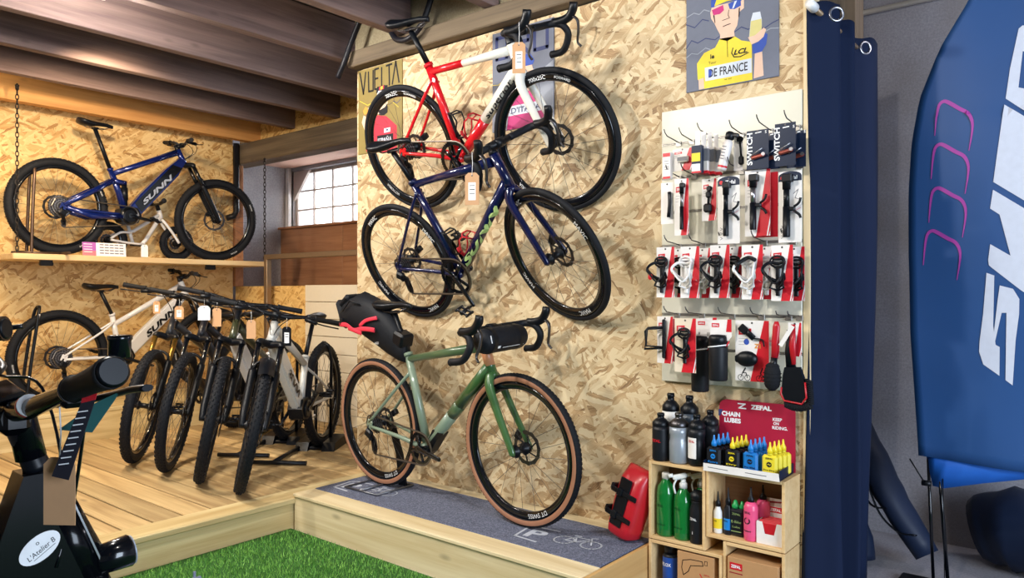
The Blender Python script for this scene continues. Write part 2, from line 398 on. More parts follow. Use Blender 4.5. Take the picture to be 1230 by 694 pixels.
b = MB().use(M_conc); b.bx(4.0, 4.1, -3.2, 4.5, 0, 3.05); struct('wall_street', b)
b = MB().use(M_dark)
for q in range(11): b.bx(-6.72 + q * 1.0, -5.73 + q * 1.0, -3.2, 5.2, 3.03, 3.06)
struct('ceiling', b)
def joist(x, y1, z0=2.76, mat=None, wd=0.07):
    b = MB().use(mat or M_joist); b.bx(x - wd, x, -3.1, y1, z0, z0 + 0.265, 0.004); return b
jl = [(-1.2, 2.96), (-1.85, 2.96), (-2.5, 2.96), (-3.17, 2.96), (-3.82, 4.15), (-4.47, 4.15), (-5.12, 4.15), (-5.77, 4.15)]
for i, (x, y1) in enumerate(jl): struct('beam_joist', joist(x, y1, 2.76 if i > 3 else 2.765))
struct('beam_joist', joist(-6.33, 4.1, 2.70, M_joist_lit, 0.09))
b = MB().use(M_beam); b.bx(-6.72, -3.60, 3.86, 4.04, 2.505, 2.70, 0.01); struct('beam_rear', b)
b = MB().use(M_beam); b.bx(-3.68, -0.95, 2.90, 3.06, 2.662, 2.758, 0.006); struct('beam_plate', b)
b = MB().use(M_plaster); b.bx(-3.69, -0.95, 2.97, 3.06, 2.76, 3.03); struct('wall_upper', b)
b = MB().use(wood('grey post timber', 2, (120, 102, 84), (176, 156, 132), .75)); b.bx(-1.245, -1.045, 4.12, 4.27, 0, 3.03, 0.006); struct('column_post', b)
b = MB().use(M_brown); b.bx(-6.66, -6.58, 3.845, 3.93, 1.33, 2.505, 0.004); struct('trim_3', b)
b = MB().use(pm('black pipe', (26, 27, 32), .4)); b.tube([(-6.54, 3.83, 2.70), (-6.54, 3.83, 2.05), (-6.54, 3.80, 2.0), (-6.56, 3.74, 1.98)], 0.028); struct('trim_4', b)
# stair window
b = MB().use(M_brown)
wx0, wx1, wz0, wz1 = -7.36, -6.0, 2.0, 2.66
fr = pm('weathered window frame', (196, 184, 178), .6)
b.use(fr)
b.bx(wx0, wx1, 5.06, 5.11, wz0, wz0 + .03); b.bx(wx0, wx1, 5.06, 5.11, wz1 - .035, wz1); b.bx(wx0, wx0 + .035, 5.06, 5.11, wz0, wz1); b.bx(wx1 - .03, wx1, 5.06, 5.11, wz0, wz1)
for k in range(1, 4): b.bx(wx0 + k * 0.34 - .008, wx0 + k * 0.34 + .008, 5.06, 5.10, wz0, wz1)
for k in (1, 2): b.bx(wx0, wx1, 5.065, 5.095, wz0 + k * 0.215 - .008, wz0 + k * 0.215 + .008)
b.prism([(wx0, wz1), (wx0 + .30, wz1), (wx0, wz1 - .34)], 5.03, 5.06, Matrix(((1, 0, 0, 0), (0, 0, 1, 0), (0, 1, 0, 0), (0, 0, 0, 1))))
wn = struct('window_1', b)
g = MB().use(pm('window glass', (255, 255, 255), 0.0, trans=1.0, noise=0)); g.bx(wx0 + .02, wx1 - .02, 5.078, 5.082, wz0 + .02, wz1 - .02); o = g.build('glass_pane', wn); o['kind'] = 'structure'
b = MB().use(M_brown); b.bx(-7.60, -6.30, 4.90, 4.94, 0.9, 2.0, 0.003); b.bx(-6.29, -5.2, 4.90, 4.94, 0.9, 2.0, 0.003); b.bx(-7.64, -5.2, 4.86, 5.06, 1.985, 2.01, 0.004)
struct('window_sill', b)

# turf: dense short blades over a green backing
b = MB().use(M_green); b.bx(-3.42, 2.2, -2.5, 2.32, 0.0, 0.012)
struct('floor_turf', b)
rg = np.random.default_rng(3); n = 52000
px = rg.uniform(-3.385, -0.6, n); py = rg.uniform(0.4, 2.305, n)
hh = rg.uniform(.012, .026, n); an = rg.uniform(0, 2 * PI, n); ln = rg.uniform(.002, .014, n); wd = rg.uniform(.0018, .0032, n)
a2 = rg.uniform(0, 2 * PI, n)
V = np.zeros((n, 3, 3)); V[:, 0] = np.c_[px + wd * np.cos(an), py + wd * np.sin(an), np.full(n, .010)]; V[:, 1] = np.c_[px - wd * np.cos(an), py - wd * np.sin(an), np.full(n, .010)]
V[:, 2] = np.c_[px + ln * np.cos(a2), py + ln * np.sin(a2), .010 + hh]
me = bpy.data.meshes.new('turf_grass'); me.from_pydata(V.reshape(-1, 3).tolist(), [], np.arange(n * 3).reshape(-1, 3).tolist())
mg, N, L, B = base('turf blade'); ge = N.new('ShaderNodeNewGeometry'); cr = N.new('ShaderNodeValToRGB'); L.new(ge.outputs['Random Per Island'], cr.inputs[0])
cr.color_ramp.elements[0].color = srgb((54, 122, 36)); cr.color_ramp.elements[1].color = srgb((146, 202, 92)); L.new(cr.outputs[0], B.inputs['Base Color']); B.inputs['Roughness'].default_value = .6
me.materials.append(mg); o = bpy.data.objects.new('turf_grass', me); COL.objects.link(o); tag(o, 'short bright green artificial turf in front of the wooden platforms', 'grass'); o['kind'] = 'stuff'

# plinth with carpet
b = MB().use(M_pinex)
b.bx(-3.41, -1.56, 2.335, 2.365, 0.0, 0.182, 0.002); b.bx(-3.41, -1.56, 2.325, 2.46, 0.184, 0.2, 0.002); b.bx(-3.41, -1.56, 2.88, 2.965, 0.184, 0.2, 0.002)
pl = thing('display_plinth', 'long low pine plinth under the green bike, carpet on its top', 'platform')
b.build('plinth_frame', pl)
b = MB().use(M_ply); b.bx(-1.558, -1.54, 2.325, 2.965, 0.0, 0.199, 0.001); b.build('end_panel', pl, label='orange plywood end panel')
b = MB().use(M_carp); b.bx(-3.40, -1.565, 2.46, 2.88, 0.15, 0.203, 0.003)
ink = pm('carpet print', (186, 192, 206), .95); b.use(ink)
def logo(mb, M):
    """rounded letter badge and a bicycle outline printed flat on the carpet"""
    mb.text('P', M @ T(-.07, 0, 0), .10, .09, bold=.03)
    mb.line([(-.14, -.07), (-.15, .06), (-.12, .085), (0, .085)], .012, M); mb.line([(-.14, -.07), (-.02, -.09)], .012, M)
    for cx in (.07, .20):
        mb.line([(cx + .045 * math.cos(t * PI / 9), .0 + .045 * math.sin(t * PI / 9)) for t in range(19)], .008, M)
    mb.line([(.07, 0), (.10, .06), (.17, .06), (.125, 0), (.07, 0)], .007, M); mb.line([(.10, .06), (.125, 0)], .007, M); mb.line([(.20, 0), (.165, .08), (.19, .09)], .007, M); mb.line([(.085, .075), (.115, .075)], .009, M)
logo(b, T(-1.92, 2.62, 0.2042) @ rotm(0, 0, 0.1)); logo(b, T(-3.2, 2.62, 0.2042) @ rotm(0, 0, 0.1))
b.build('carpet', pl)

# hanging shelf and its chains
MX = pm('dark chain steel', (52, 48, 46), .4, .8)
M_alu = pm('brushed aluminium', (176, 168, 160), .35, .9)
b = MB().use(wood('shelf pine', 1, (204, 170, 120), (232, 206, 160), .55, .05)); b.bx(-6.60, -6.10, 1.84, 3.90, 1.512, 1.556, 0.004)
sh = thing('hanging_shelf', 'pine shelf hung on chains under the joists, carrying the blue bike', 'shelf', T(-6.35, 2.9, 1.512))
b.build('shelf_board', sh, T(-6.35, 2.9, 1.512).inverted())
for yy in (2.06, 3.34):
    c = MB().use(pm('black steel', (24, 24, 28), .45, .6)); c.bx(-6.14, -6.11, yy - .04, yy + .04, 1.47, 1.512); c.tube([(-6.125, yy - .045, 1.485), (-6.125, yy + .045, 1.485)], .012); c.build('hinge', sh, T(-6.35, 2.9, 1.512).inverted())
def chain(x, y, z0, z1, label):
    r = thing('shelf_chain', label, 'chain', T(x, y, z0)); c = MB().use(MX); z = 0.0; k = 0
    while z < z1 - z0 - .02:
        d = (1, 0) if k % 2 else (.5, .87)
        q = [(math.copysign(.010, 1) * math.cos(t) * d[0], math.cos(t) * .010 * d[1], z + .02 + .022 * math.sin(t)) for t in [i * PI / 5 for i in range(10)]]
        c.tube(q, .0036, 5, closed=True); z += .034; k += 1
    c.build('links', r)
    h = MB().use(MX); h.tube([(0, 0, z1 - z0 - .03), (0, 0, z1 - z0 + .015)], .006, 6); h.ball((0, 0, z1 - z0), (.03, .03, .02), 8); h.build('ceiling_hook', r)
    h = MB().use(MX); h.tube([(0, 0, -.05), (0, 0, .02)], .004, 6); h.build('eye_bolt', r)
chain(-6.115, 1.87, 1.57, 2.76, 'dark chain holding the rear wheel end of the hanging shelf')
chain(-6.105, 3.86, 1.57, 2.506, 'dark chain at the shelf end beside the pale stair wall')
# metal hand rail above the half wall
r = thing('hand_rail', 'square metal hand rail above the strand board half wall', 'railing', T(-5.6, 3.80, 0.17))
b = MB().use(pm('bronze grey metal', (150, 128, 104), .35, .7)); q = T(-5.6, 3.80, 0.17).inverted()
b.M = q; b.bx(-5.995, -3.68, 3.78, 3.83, 1.57, 1.615, .004); b.build('top_rail', r)
b = MB().use(pm('bronze grey metal', (150, 128, 104), .35, .7)); b.M = q; b.bx(-5.995, -5.945, 3.78, 3.83, .17, 1.57, .004); b.build('post', r)
# cream slat boards in front of the half wall
M_cream = pm('cream melamine', (218, 208, 188), .38, noise=.03)
r = thing('slat_panel', 'cream slat panel standing on the deck behind the last bikes', 'panel', T(-4.3, 3.86, .17)); b = MB().use(M_cream); b.M = T(-4.3, 3.86, .17).inverted()
for k in range(8): b.bx(-5.47, -4.30, 3.855, 3.877, .172 + k * .146, .172 + k * .146 + .141, .002)
b.build('slat_board', r)
# poster edge at the far left of the rear wall
b = MB().use(pm('cream card', (232, 222, 212), .6)); b.bx(-6.615, -6.605, 1.60, 1.86, 1.62, 2.42); b.use(pm('dark red print', (92, 44, 40), .6)); b.bx(-6.604, -6.602, 1.60, 1.85, 1.62, 2.2)
tag(b.build('wall_poster'), 'narrow pale and dark red poster at the end of the rear wall above the shelf', 'poster')
# conduit on the concrete wall
b = MB().use(M_white); b.tube([(-1.5, 4.27, 2.775), (2.5, 4.27, 2.775)], .014); tag(b.build('wall_conduit'), 'thin white cable conduit along the concrete wall top', 'conduit')
# visible lamp between the joists
r = thing('ceiling_lamp', 'small white ceiling lamp glowing between the dark joists', 'lamp', T(-4.02, 1.6, 2.80))
b = MB().use(M_white); b.lathe([(.06, .02), (.06, .23)], None, 20); b.build('lamp_housing', r)
b = MB().use(pm('lamp glow', (255, 244, 226), .5, emit=12.0)); b.lathe([(.001, -.02), (.03, -.017), (.05, 0), (.058, .02)], None, 20); b.build('lamp_dome', r)
# ------------------------------------------------------------------ bicycles
K_rub = pm('tyre rubber', (16, 19, 26), .72, noise=.2, scale=200)
K_blk = pm('satin black parts', (10, 14, 21), .38, noise=.1)
K_gls = pm('gloss black parts', (9, 12, 18), .18, coat=.5)
K_tape = pm('black bar tape', (13, 17, 25), .6, bump=.3, scale=300)
K_stl = pm('bare steel', (168, 168, 174), .28, .95)
K_dst = pm('dark steel', (86, 84, 86), .35, .9)
K_chn = pm('chain steel', (120, 112, 104), .4, .9)
K_wht = pm('white print', (236, 238, 242), .5)
K_brn = pm('kraft card', (196, 152, 112), .8)
K_pap = pm('white paper', (240, 240, 240), .7)
K_tan = pm('tan tyre wall', (160, 112, 86), .7)
K_grip = pm('black rubber grip', (22, 23, 28), .7, bump=.4, scale=500)
YZ = Matrix(((1, 0, 0, 0), (0, 0, -1, 0), (0, 1, 0, 0), (0, 0, 0, 1)))       # local xy plane -> bike xz plane, facing the right hand side (-y)
YZL = Matrix(((-1, 0, 0, 0), (0, 0, 1, 0), (0, 1, 0, 0), (0, 0, 0, 1)))      # the same facing the left hand side (+y)
AX = Matrix.Rotation(-PI / 2, 4, 'X')                                          # lathe axis z -> y
MESH = {}
def cached(key, fn):
    if key not in MESH: MESH[key] = fn().mesh(key[0])
    return MESH[key]
def put(me, name, parent, local=None, label=None):
    o = bpy.data.objects.new(name, me); COL.objects.link(o); o.parent = parent
    if local is not None: o.matrix_local = local
    if label: o['label'] = label
    return o
def arc_fn(rad, a0, y, sgn):
    """bend lettering around the wheel: sgn -1 on the right hand side"""
    def f(x, t):
        a = a0 - x / rad if sgn < 0 else a0 + x / rad
        return Vector(((rad + t) * math.cos(a) , y, (rad + t) * math.sin(a))) if sgn < 0 else Vector(((rad + t) * math.cos(a), y, (rad + t) * math.sin(a)))
    return f
def wheel(root, c, R, tr, rimh=.028, tan=False, knob=False, marks=(), rimmarks=(), spokes=24, disc=.08, disc_side=1, steer=None, rear=False, nknob=64, cass=.0, hubw=.05, wide=.012):
    """marks: (text, angle in degrees, height) on the tyre wall; rimmarks the same on the rim"""
    L = T(*c); L = (steer @ L) if steer else L
    def rim():
        b = MB().use(K_gls); ro = R - 2 * tr + .006; ri = ro - rimh
        b.lathe([(ro, -wide), (ro - .004, -wide + .003), (ro - .01, 0), (ro - .004, wide - .003), (ro, wide), (ro - rimh * .3, wide + .001), (ri + .004, wide * .7), (ri, .003), (ri, -.003), (ri + .004, -wide * .7), (ro - rimh * .3, -wide - .001)], AX, 72, closed=True)
        b.use(K_wht)
        for t, a, h in rimmarks:
            for sg in (-1, 1): b.text(t, None, h, fn=arc_fn(ro - rimh * .5, math.radians(a), sg * (wide + .0022), sg))
        return b
    rm = put(cached(('rim', R, tr, rimh, rimmarks, wide), rim), 'wheel', root, L)
    def tyre():
        b = MB().use(K_rub); n = 14
        pr = [(R - tr + tr * math.cos(t), tr * .96 * math.sin(t)) for t in [2 * PI * i / n for i in range(n)]]
        b.lathe(pr, AX, 96, closed=True)
        if tan:
            b.use(K_tan)
            for sg in (-1, 1):
                q = [(R - tr + (tr + .0012) * math.cos(t), sg * (tr * .96 + .0012) * math.sin(t)) for t in (1.15, 1.4, 1.7, 2.0, 2.2)]
                b.lathe(q if sg > 0 else q[::-1], AX, 96, caps=False)
            b.use(K_rub)
        if knob:
            for i in range(nknob):
                for (th, wd, ln, of) in ((-.95, .010, .013, .5), (-.35, .008, .014, 0), (.35, .008, .014, 0), (.95, .010, .013, .5), (0, .006, .010, .5)):
                    a = 2 * PI * (i + of) / nknob; rr = R - tr + (tr - .0022) * math.cos(th); yy = (tr - .0022) * .96 * math.sin(th)
                    M = rotm(0, -a, 0) @ T(rr, yy, 0) @ rotm(0, 0, th)
                    b.box((0, 0, 0), (.011, wd, ln), M)
        elif tr > .016:
            for i in range(110):
                for th in (-.75, -.25, .25, .75):
                    a = 2 * PI * (i + (th > 0) * .5) / 110; rr = R - tr + tr * math.cos(th)
                    b.box((0, 0, 0), (.003, .006, .010), rotm(0, -a, 0) @ T(rr, tr * .96 * math.sin(th), 0) @ rotm(0, 0, th))
        b.use(K_wht)
        for t, a, h in marks:
            for sg in (-1, 1): b.text(t, None, h, fn=arc_fn(R - tr * 1.15, math.radians(a), sg * (tr * .97 + .002), sg))
        return b
    put(cached(('tyre', R, tr, tan, knob, marks, nknob), tyre), 'tyre', rm)
    def spk():
        b = MB().use(K_dst); ri = R - 2 * tr - rimh + .012
        for i in range(spokes):
            a = 2 * PI * i / spokes; sd = 1 if i % 2 else -1; da = .32 * (1 if (i // 2) % 2 else -1)
            b.tube([(.024 * math.cos(a + da * 3.2), sd * hubw * .55, .024 * math.sin(a + da * 3.2)), (ri * math.cos(a), sd * .002, ri * math.sin(a))], .0011, 4, caps=False)
        return b
    put(cached(('spokes', R, tr, rimh, spokes, hubw), spk), 'spokes', rm)
    def hub():
        b = MB().use(K_blk)
        b.lathe([(.008, -hubw), (.015, -hubw), (.015, -hubw * .8), (.03, -hubw * .62), (.03, -hubw * .52), (.017, -hubw * .4), (.017, hubw * .4), (.03, hubw * .52), (.03, hubw * .62), (.015, hubw * .8), (.015, hubw), (.008, hubw)], AX, 20)
        return b
    put(cached(('hub', hubw), hub), 'hub', rm)
    if disc:
        def dsc():
            b = MB().use(K_dst); y = disc_side * hubw * .84
            nb = 48
            P = []
            for i in range(nb):
                a = 2 * PI * i / nb; P.append((a, disc + (.0025 if i % 4 < 2 else -.001)))
            vs = []; fs = []
            for a, r in P:
                for yy in (-.0012, .0012):
                    vs += [(r * math.cos(a), y + yy, r * math.sin(a)), ((disc - .017) * math.cos(a), y + yy, (disc - .017) * math.sin(a))]
            for i in range(nb):
                j = (i + 1) % nb; A, Bq = 4 * i, 4 * j
                fs += [(A, Bq, Bq + 1, A + 1), (A + 2, A + 3, Bq + 3, Bq + 2), (A, A + 2, Bq + 2, Bq), (A + 1, Bq + 1, Bq + 3, A + 3)]
            b.add(vs, fs)
            for i in range(24):
                a = 2 * PI * i / 24; b.lathe([(.0035, y - .0022), (.0035, y + .0022)], T((disc - .008) * math.cos(a), 0, (disc - .008) * math.sin(a)) @ AX, 5) if i % 1 == 0 else None
            b.use(K_blk)
            for i in range(6):
                a = 2 * PI * i / 6; c0 = (.022 * math.cos(a), y, .022 * math.sin(a)); c1 = ((disc - .016) * math.cos(a + .5), y, (disc - .016) * math.sin(a + .5))
                b.tube([c0, c1], .0035, 5)
            b.lathe([(.026, y - .004), (.026, y + .004)], AX, 16)
            return b
        put(cached(('disc', disc, disc_side, hubw), dsc), 'brake_disc', rm)
    if cass:
        def cs():
            b = MB().use(K_stl)
            for i in range(9):
                t = i / 8; r = cass + (.024 - cass) * t; y = -hubw * .42 - t * .026
                n = max(12, int(r * 320)); prof = []
                pts = [((r + (.003 if j % 2 else -.002)) * math.cos(PI * j / n), (r + (.003 if j % 2 else -.002)) * math.sin(PI * j / n)) for j in range(2 * n)]
                b.use(K_stl if i % 2 else K_dst).prism(pts, -y - .0008, -y + .0008, Matrix(((1, 0, 0, 0), (0, 0, -1, 0), (0, 1, 0, 0), (0, 0, 0, 1))))
            b.use(K_dst).lathe([(.02, -hubw * .42 - .03), (.02, -hubw * .4)], AX, 16)
            return b
        put(cached(('cassette', cass, hubw), cs), 'cassette', rm)
    return rm
def saddle_parts(root, c, color=None, ln=.27, wd=.135, tilt=0.0, post=None, pr=.0145, pc=None):
    """c: middle of the saddle top; post: (x, z) of the collar"""
    b = MB().use(color or K_blk); M = T(*c) @ rotm(0, tilt, 0)
    st = [(-.50, .30), (-.47, .80), (-.40, .98), (-.30, 1.0), (-.15, .82), (.0, .52), (.15, .34), (.30, .28), (.42, .25), (.48, .18), (.50, .06)]
    n = 12; vs = []; fs = []
    for (u, k) in st:
        hw = k * wd / 2; zc = .018 * (max(0, -u - .2) * 2) - .012 * max(0, u - .3) * 4; th = .014 + .030 * k
        for j in range(n):
            a = 2 * PI * j / n; yy = hw * math.cos(a); q = math.sin(a)
            vs.append(M @ Vector((u * ln, yy, zc + (q * .008 if q > 0 else q * th) - .012 * (abs(math.cos(a)) ** 3) * k)))
    for i in range(len(st) - 1):
        for j in range(n): fs.append((i * n + j, (i + 1) * n + j, (i + 1) * n + (j + 1) % n, i * n + (j + 1) % n))
    fs += [tuple(range(n)), tuple(range((len(st) - 1) * n, len(st) * n))[::-1]]
    b.add(vs, fs, True); s = b.build('saddle', root)
    b = MB().use(K_dst)
    for sg in (-1, 1):
        b.tube([M @ Vector(p) for p in ((.11, sg * .012, -.022), (.06, sg * .022, -.044), (-.06, sg * .022, -.044), (-.11, sg * .035, -.018))], .0035, 6)
    b.build('saddle_rails', s)
    if post:
        tp = M @ Vector((-.005, 0, -.052))
        b = MB().use(pc or K_blk); b.tube([(post[0], 0, post[1]), tp], pr, 14); b.box(tp + Vector((0, 0, .006)), (.04, .052, .016), M.to_3x3().to_4x4(), .005)
        b.build('seat_post', root)
def stay(b, a, c, r0, r1, mid=None):
    P = [a] + ([mid] if mid else []) + [c]
    P = catmull(P, 5) if mid else [Vector(p) for p in P]
    b.tube(P, [r0 + (r1 - r0) * i / (len(P) - 1) for i in range(len(P))], 10)
def crankset(root, bb, ring, arm, ang, teeth=46, mat=None, half=.062, pedals=True, covered=False):
    b = MB().use(mat or K_gls); x, z = bb
    Mr = T(x, -.05, z)
    n = teeth
    pts = [((ring + (.004 if j % 2 else -.002)) * math.cos(PI * j / n), (ring + (.004 if j % 2 else -.002)) * math.sin(PI * j / n)) for j in range(2 * n)]
    FR = Mr @ YZ
    inner = ring - .02
    vs = []; m = len(pts)
    for zz in (-.0015, .0015):
        vs += [FR @ Vector((p[0], p[1], zz)) for p in pts] + [FR @ Vector((inner * math.cos(PI * j / n), inner * math.sin(PI * j / n), zz)) for j in range(2 * n)]
    fs = []
    for j in range(m):
        q = (j + 1) % m
        fs += [(j, q, m + q, m + j), (2 * m + j, 3 * m + j, 3 * m + q, 2 * m + q), (j, 2 * m + j, 2 * m + q, q), (m + j, m + q, 3 * m + q, 3 * m + j)]
    b.add(vs, fs)
    if covered: b.lathe([(.001, .012), (ring * .75, .010), (ring * .95, .002), (ring * .95, -.002)], FR, 28)
    for k in range(4):
        a = ang + k * PI / 2 + .4
        b.tube([FR @ Vector((.012 * math.cos(a), .012 * math.sin(a), .004)), FR @ Vector(((inner + .006) * math.cos(a), (inner + .006) * math.sin(a), .001))], .011, 8, ry=.004, up=(0, 1, 0))
    r = b.build('chain_ring', root)
    for sg in (-1, 1):
        b = MB().use(mat or K_gls); aa = ang if sg < 0 else ang + PI
        p0 = Vector((x, sg * half, z)); p1 = Vector((x + arm * math.cos(aa), sg * (half + .012), z + arm * math.sin(aa)))
        b.tube([p0 - (p1 - p0) * .09, p0, p0 * .5 + p1 * .5, p1, p1 + (p1 - p0) * .06], [.012, .018, .013, .012, .008], 10, ry=[.006, .010, .008, .008, .005], up=(0, 1, 0))
        b.lathe([(.02, -.008), (.02, .008)], T(x, sg * half, z) @ AX, 16)
        c = b.build('crank_arm', root)
        if pedals:
            b = MB().use(K_blk); q = p1 + Vector((0, sg * .055, 0)); b.tube([p1, q], .006, 6)
            b.box(q, (.075, .008, .016), rotm(0, .5, 0), .003); b.box(q + Vector((0, sg * .035, 0)), (.075, .008, .016), rotm(0, .5, 0), .003); b.box(q + Vector((.03, sg * .018, -.016)), (.012, .06, .014), rotm(0, .5, 0), .003); b.box(q + Vector((-.03, sg * .018, .016)), (.012, .06, .014), rotm(0, .5, 0), .003)
            b.tube([q - Vector((0, sg * .02, 0)), q + Vector((0, sg * .045, 0))], .011, 8); b.build('pedal', c)
def drivetrain(root, bb, ring, hub, cass, R, drop=.14):
    """chain, rear derailleur"""
    x0, z0 = hub; x, z = bb; y = -.05
    jx, jz = x0 + .015, z0 - drop; ux, uz = x0 + .012, z0 - cass - .028
    b = MB().use(K_chn)
    up = [(x0, y, z0 + cass * .8), (x, y, z + ring)]
    cr = [(x + ring * math.cos(t), y, z + ring * math.sin(t)) for t in np.linspace(PI / 2, -PI / 2, 12)]
    lo = [(x, y, z - ring), (jx, y, jz - .02), (jx - .02, y, jz), (ux + .02, y, uz), (x0 - cass * .5, y, z0 - cass * .6), (x0 - cass * .8, y, z0), (x0 - cass * .5, y, z0 + cass * .62), up[0]]
    P = up + [c for c in cr[1:-1]] + lo
    b.tube(P, .0032, 6, ry=.005, up=(0, 0, 1), smooth=False); b.build('chain', root)
    b = MB().use(K_blk)
    b.box((x0 + .0, y - .022, z0 - .05), (.05, .03, .045), rotm(0, .5, 0), .008)
    b.tube([(x0, y - .01, z0 - .005), (x0 - .012, y - .016, z0 - .03), (ux, y - .018, uz)], .013, 8)
    b.tube([(ux, y - .009, uz), (jx, y - .009, jz)], .014, 8, ry=.002, up=(0, 1, 0)); b.tube([(ux, y + .009, uz), (jx, y + .009, jz)], .012, 8, ry=.002, up=(0, 1, 0))
    d = b.build('rear_derailleur', root)
    for (px_, pz_) in ((ux, uz), (jx, jz)):
        b = MB().use(K_dst); pts = [((.021 if j % 2 else .017) * math.cos(PI * j / 11), (.021 if j % 2 else .017) * math.sin(PI * j / 11)) for j in range(22)]
        b.prism(pts, -.002, .002, T(px_, y, pz_) @ YZ); b.build('jockey_wheel', d)
    return d
def bottle_cage(root, M, mat):
    b = MB().use(mat); b.M = M
    b.box((.07, 0, .006), (.13, .022, .008), None, .003)
    b.tube([(.13, 0, .008), (.135, -.034, .03), (.12, -.036, .055), (.08, -.030, .062), (.05, -.03, .04), (.01, -.016, .012)], .0042, 7)
    b.tube([(.13, 0, .008), (.135, .034, .03), (.12, .036, .055), (.08, .030, .062), (.05, .03, .04), (.01, .016, .012)], .0042, 7)
    b.tube([(.12, .036, .055), (.12, .02, .07), (.12, -.02, .07), (.12, -.036, .055)], .0042, 7)
    b.tube([(.0, 0, .008), (-.004, 0, .05), (.006, 0, .062)], .005, 7, ry=.012)
    b.build('bottle_cage', root)
def lettering(b, body, p0, p1, r, h, side=-1, off=0.0, bold=.02, shear=0.0, flip=False):
    """letters along the line p0 -> p1 on the side of a tube of radius r"""
    A = Vector(p0); D = (Vector(p1) - A); ln = D.length; D.normalize(); U = Vector((-D.z, 0, D.x))
    if side > 0: D = -D; A = Vector(p1); U = Vector((-D.z, 0, D.x)) * -1
    if side > 0: U = Vector((D.z, 0, -D.x))
    def f(x, y):
        yy = y + off; t = max(0.0, r * r - yy * yy)
        return A + D * (ln / 2 + x) + U * yy + Vector((0, side * (math.sqrt(t) + .0012), 0))
    b.text(body, None, h, width=ln * .92, bold=bold, shear=shear, fn=f)
def drop_bar(root, S, c, reach=.09, wid=.205, rise=.0, drop=.125, tape=None, hood_up=.5):
    """c: centre of the clamp, S: steering matrix"""
    bar = None
    b = MB().use(K_blk); b.M = S @ T(*c)
    b.tube([(0, -.09, 0), (0, .09, 0)], .0155, 12); bar = b.build('handlebar', root)
    for sg in (-1, 1):
        W = wid * sg
        path = catmull([(0, .06 * sg, 0), (0, W * .72, 0), (.012, W * .93, .002), (.05, W, .0), (reach, W * 1.02, -.018), (reach + .012, W * 1.06, -.06), (reach - .03, W * 1.10, -drop), (reach - .10, W * 1.13, -drop - .012)], 5)
        b = MB().use(tape or K_tape); b.M = S @ T(*c); b.tube(path, .0165, 12); b.ball(path[-1], (.02, .035, .035), 8); b.build('bar_tape', bar)
        b = MB().use(K_blk); b.M = S @ T(*c)
        b.tube(catmull([(reach - .055, W, .006), (reach - .01, W * 1.01, .008), (reach + .035, W * 1.01, .022), (reach + .062, W * 1.0, .055), (reach + .068, W, .082)], 4), [.018, .0185, .019, .0195, .0195, .0195, .019, .0185, .018, .018, .018, .0185, .0195, .019, .018, .016, .011][:17], 12, ry=.0205, up=(0, 0, 1)); hd = b.build('brake_hood', bar)
        b = MB().use(K_dst); b.M = S @ T(*c)
        b.tube(catmull([(reach + .05, W, .028), (reach + .075, W * 1.02, .0), (reach + .07, W * 1.04, -.05), (reach + .055, W * 1.08, -.095), (reach + .07, W * 1.10, -.118)], 4), [.011] * 6 + [.009] * 6 + [.007] * 5, 8, ry=.005, up=(1, 0, 0)); b.build('brake_lever', hd)
    return bar
def flat_bar(root, S, c, half=.37, rise=.02, sweep=.045, hoses=True, mat=None, hose_to=None):
    b = MB().use(mat or K_blk); b.M = S @ T(*c)
    P = lambda t, sg: (-sweep * max(0, t - .25) / .75, sg * half * t, rise * min(1, max(0, t - .15) / .3))
    b.tube([P(t, -1) for t in (1, .8, .6, .45, .3, .15, .05)] + [P(t, 1) for t in (.05, .15, .3, .45, .6, .8, 1)], [.011] * 4 + [.0125, .0155, .0155] + [.0155, .0155, .0125] + [.011] * 4, 12)
    bar = b.build('handlebar', root)
    for sg in (-1, 1):
        b = MB().use(K_grip); b.M = S @ T(*c)
        a, e = Vector(P(.62, sg)), Vector(P(1.0, sg)); d = (e - a)
        b.tube([a + d * t for t in (0, .04, .5, .95, 1.02)], [.018, .0165, .0155, .017, .018], 14); b.use(K_blk).tube([a - d * .06, a], .019, 12)
        b.build('grip', bar)
        b = MB().use(K_blk); b.M = S @ T(*c); q = Vector(P(.5, sg)); b.box(q + Vector((.02, 0, -.006)), (.045, .03, .03), None, .008); b.tube([q + Vector((.03, -.02 * sg, -.008)), q + Vector((.055, .05 * sg, -.02))], .013, 8)
        b.tube([q + Vector((-.01, 0, -.02)), q + Vector((-.03, .03 * sg, -.028))], .008, 6)
        b.tube(catmull([q + Vector((.055, .045 * sg, -.02)), q + Vector((.062, .09 * sg, -.024)), q + Vector((.058, .15 * sg, -.026)), q + Vector((.066, .18 * sg, -.026))], 4), .0065, 8, ry=.004); b.build('brake_lever', bar)
        if hoses:
            b = MB().use(K_gls); b.M = S; q = Vector(c) + q
            tgt = Vector(hose_to) if hose_to else Vector(c) + Vector((-.03, 0, -.16))
            b.tube(catmull([q + Vector((.03, -.02 * sg, -.01)), q + Vector((.09, -.08 * sg, .0)), Vector(c) + Vector((.11, sg * .03, -.05)), tgt], 6), .0028, 6); b.build('brake_hose', bar)
    return bar
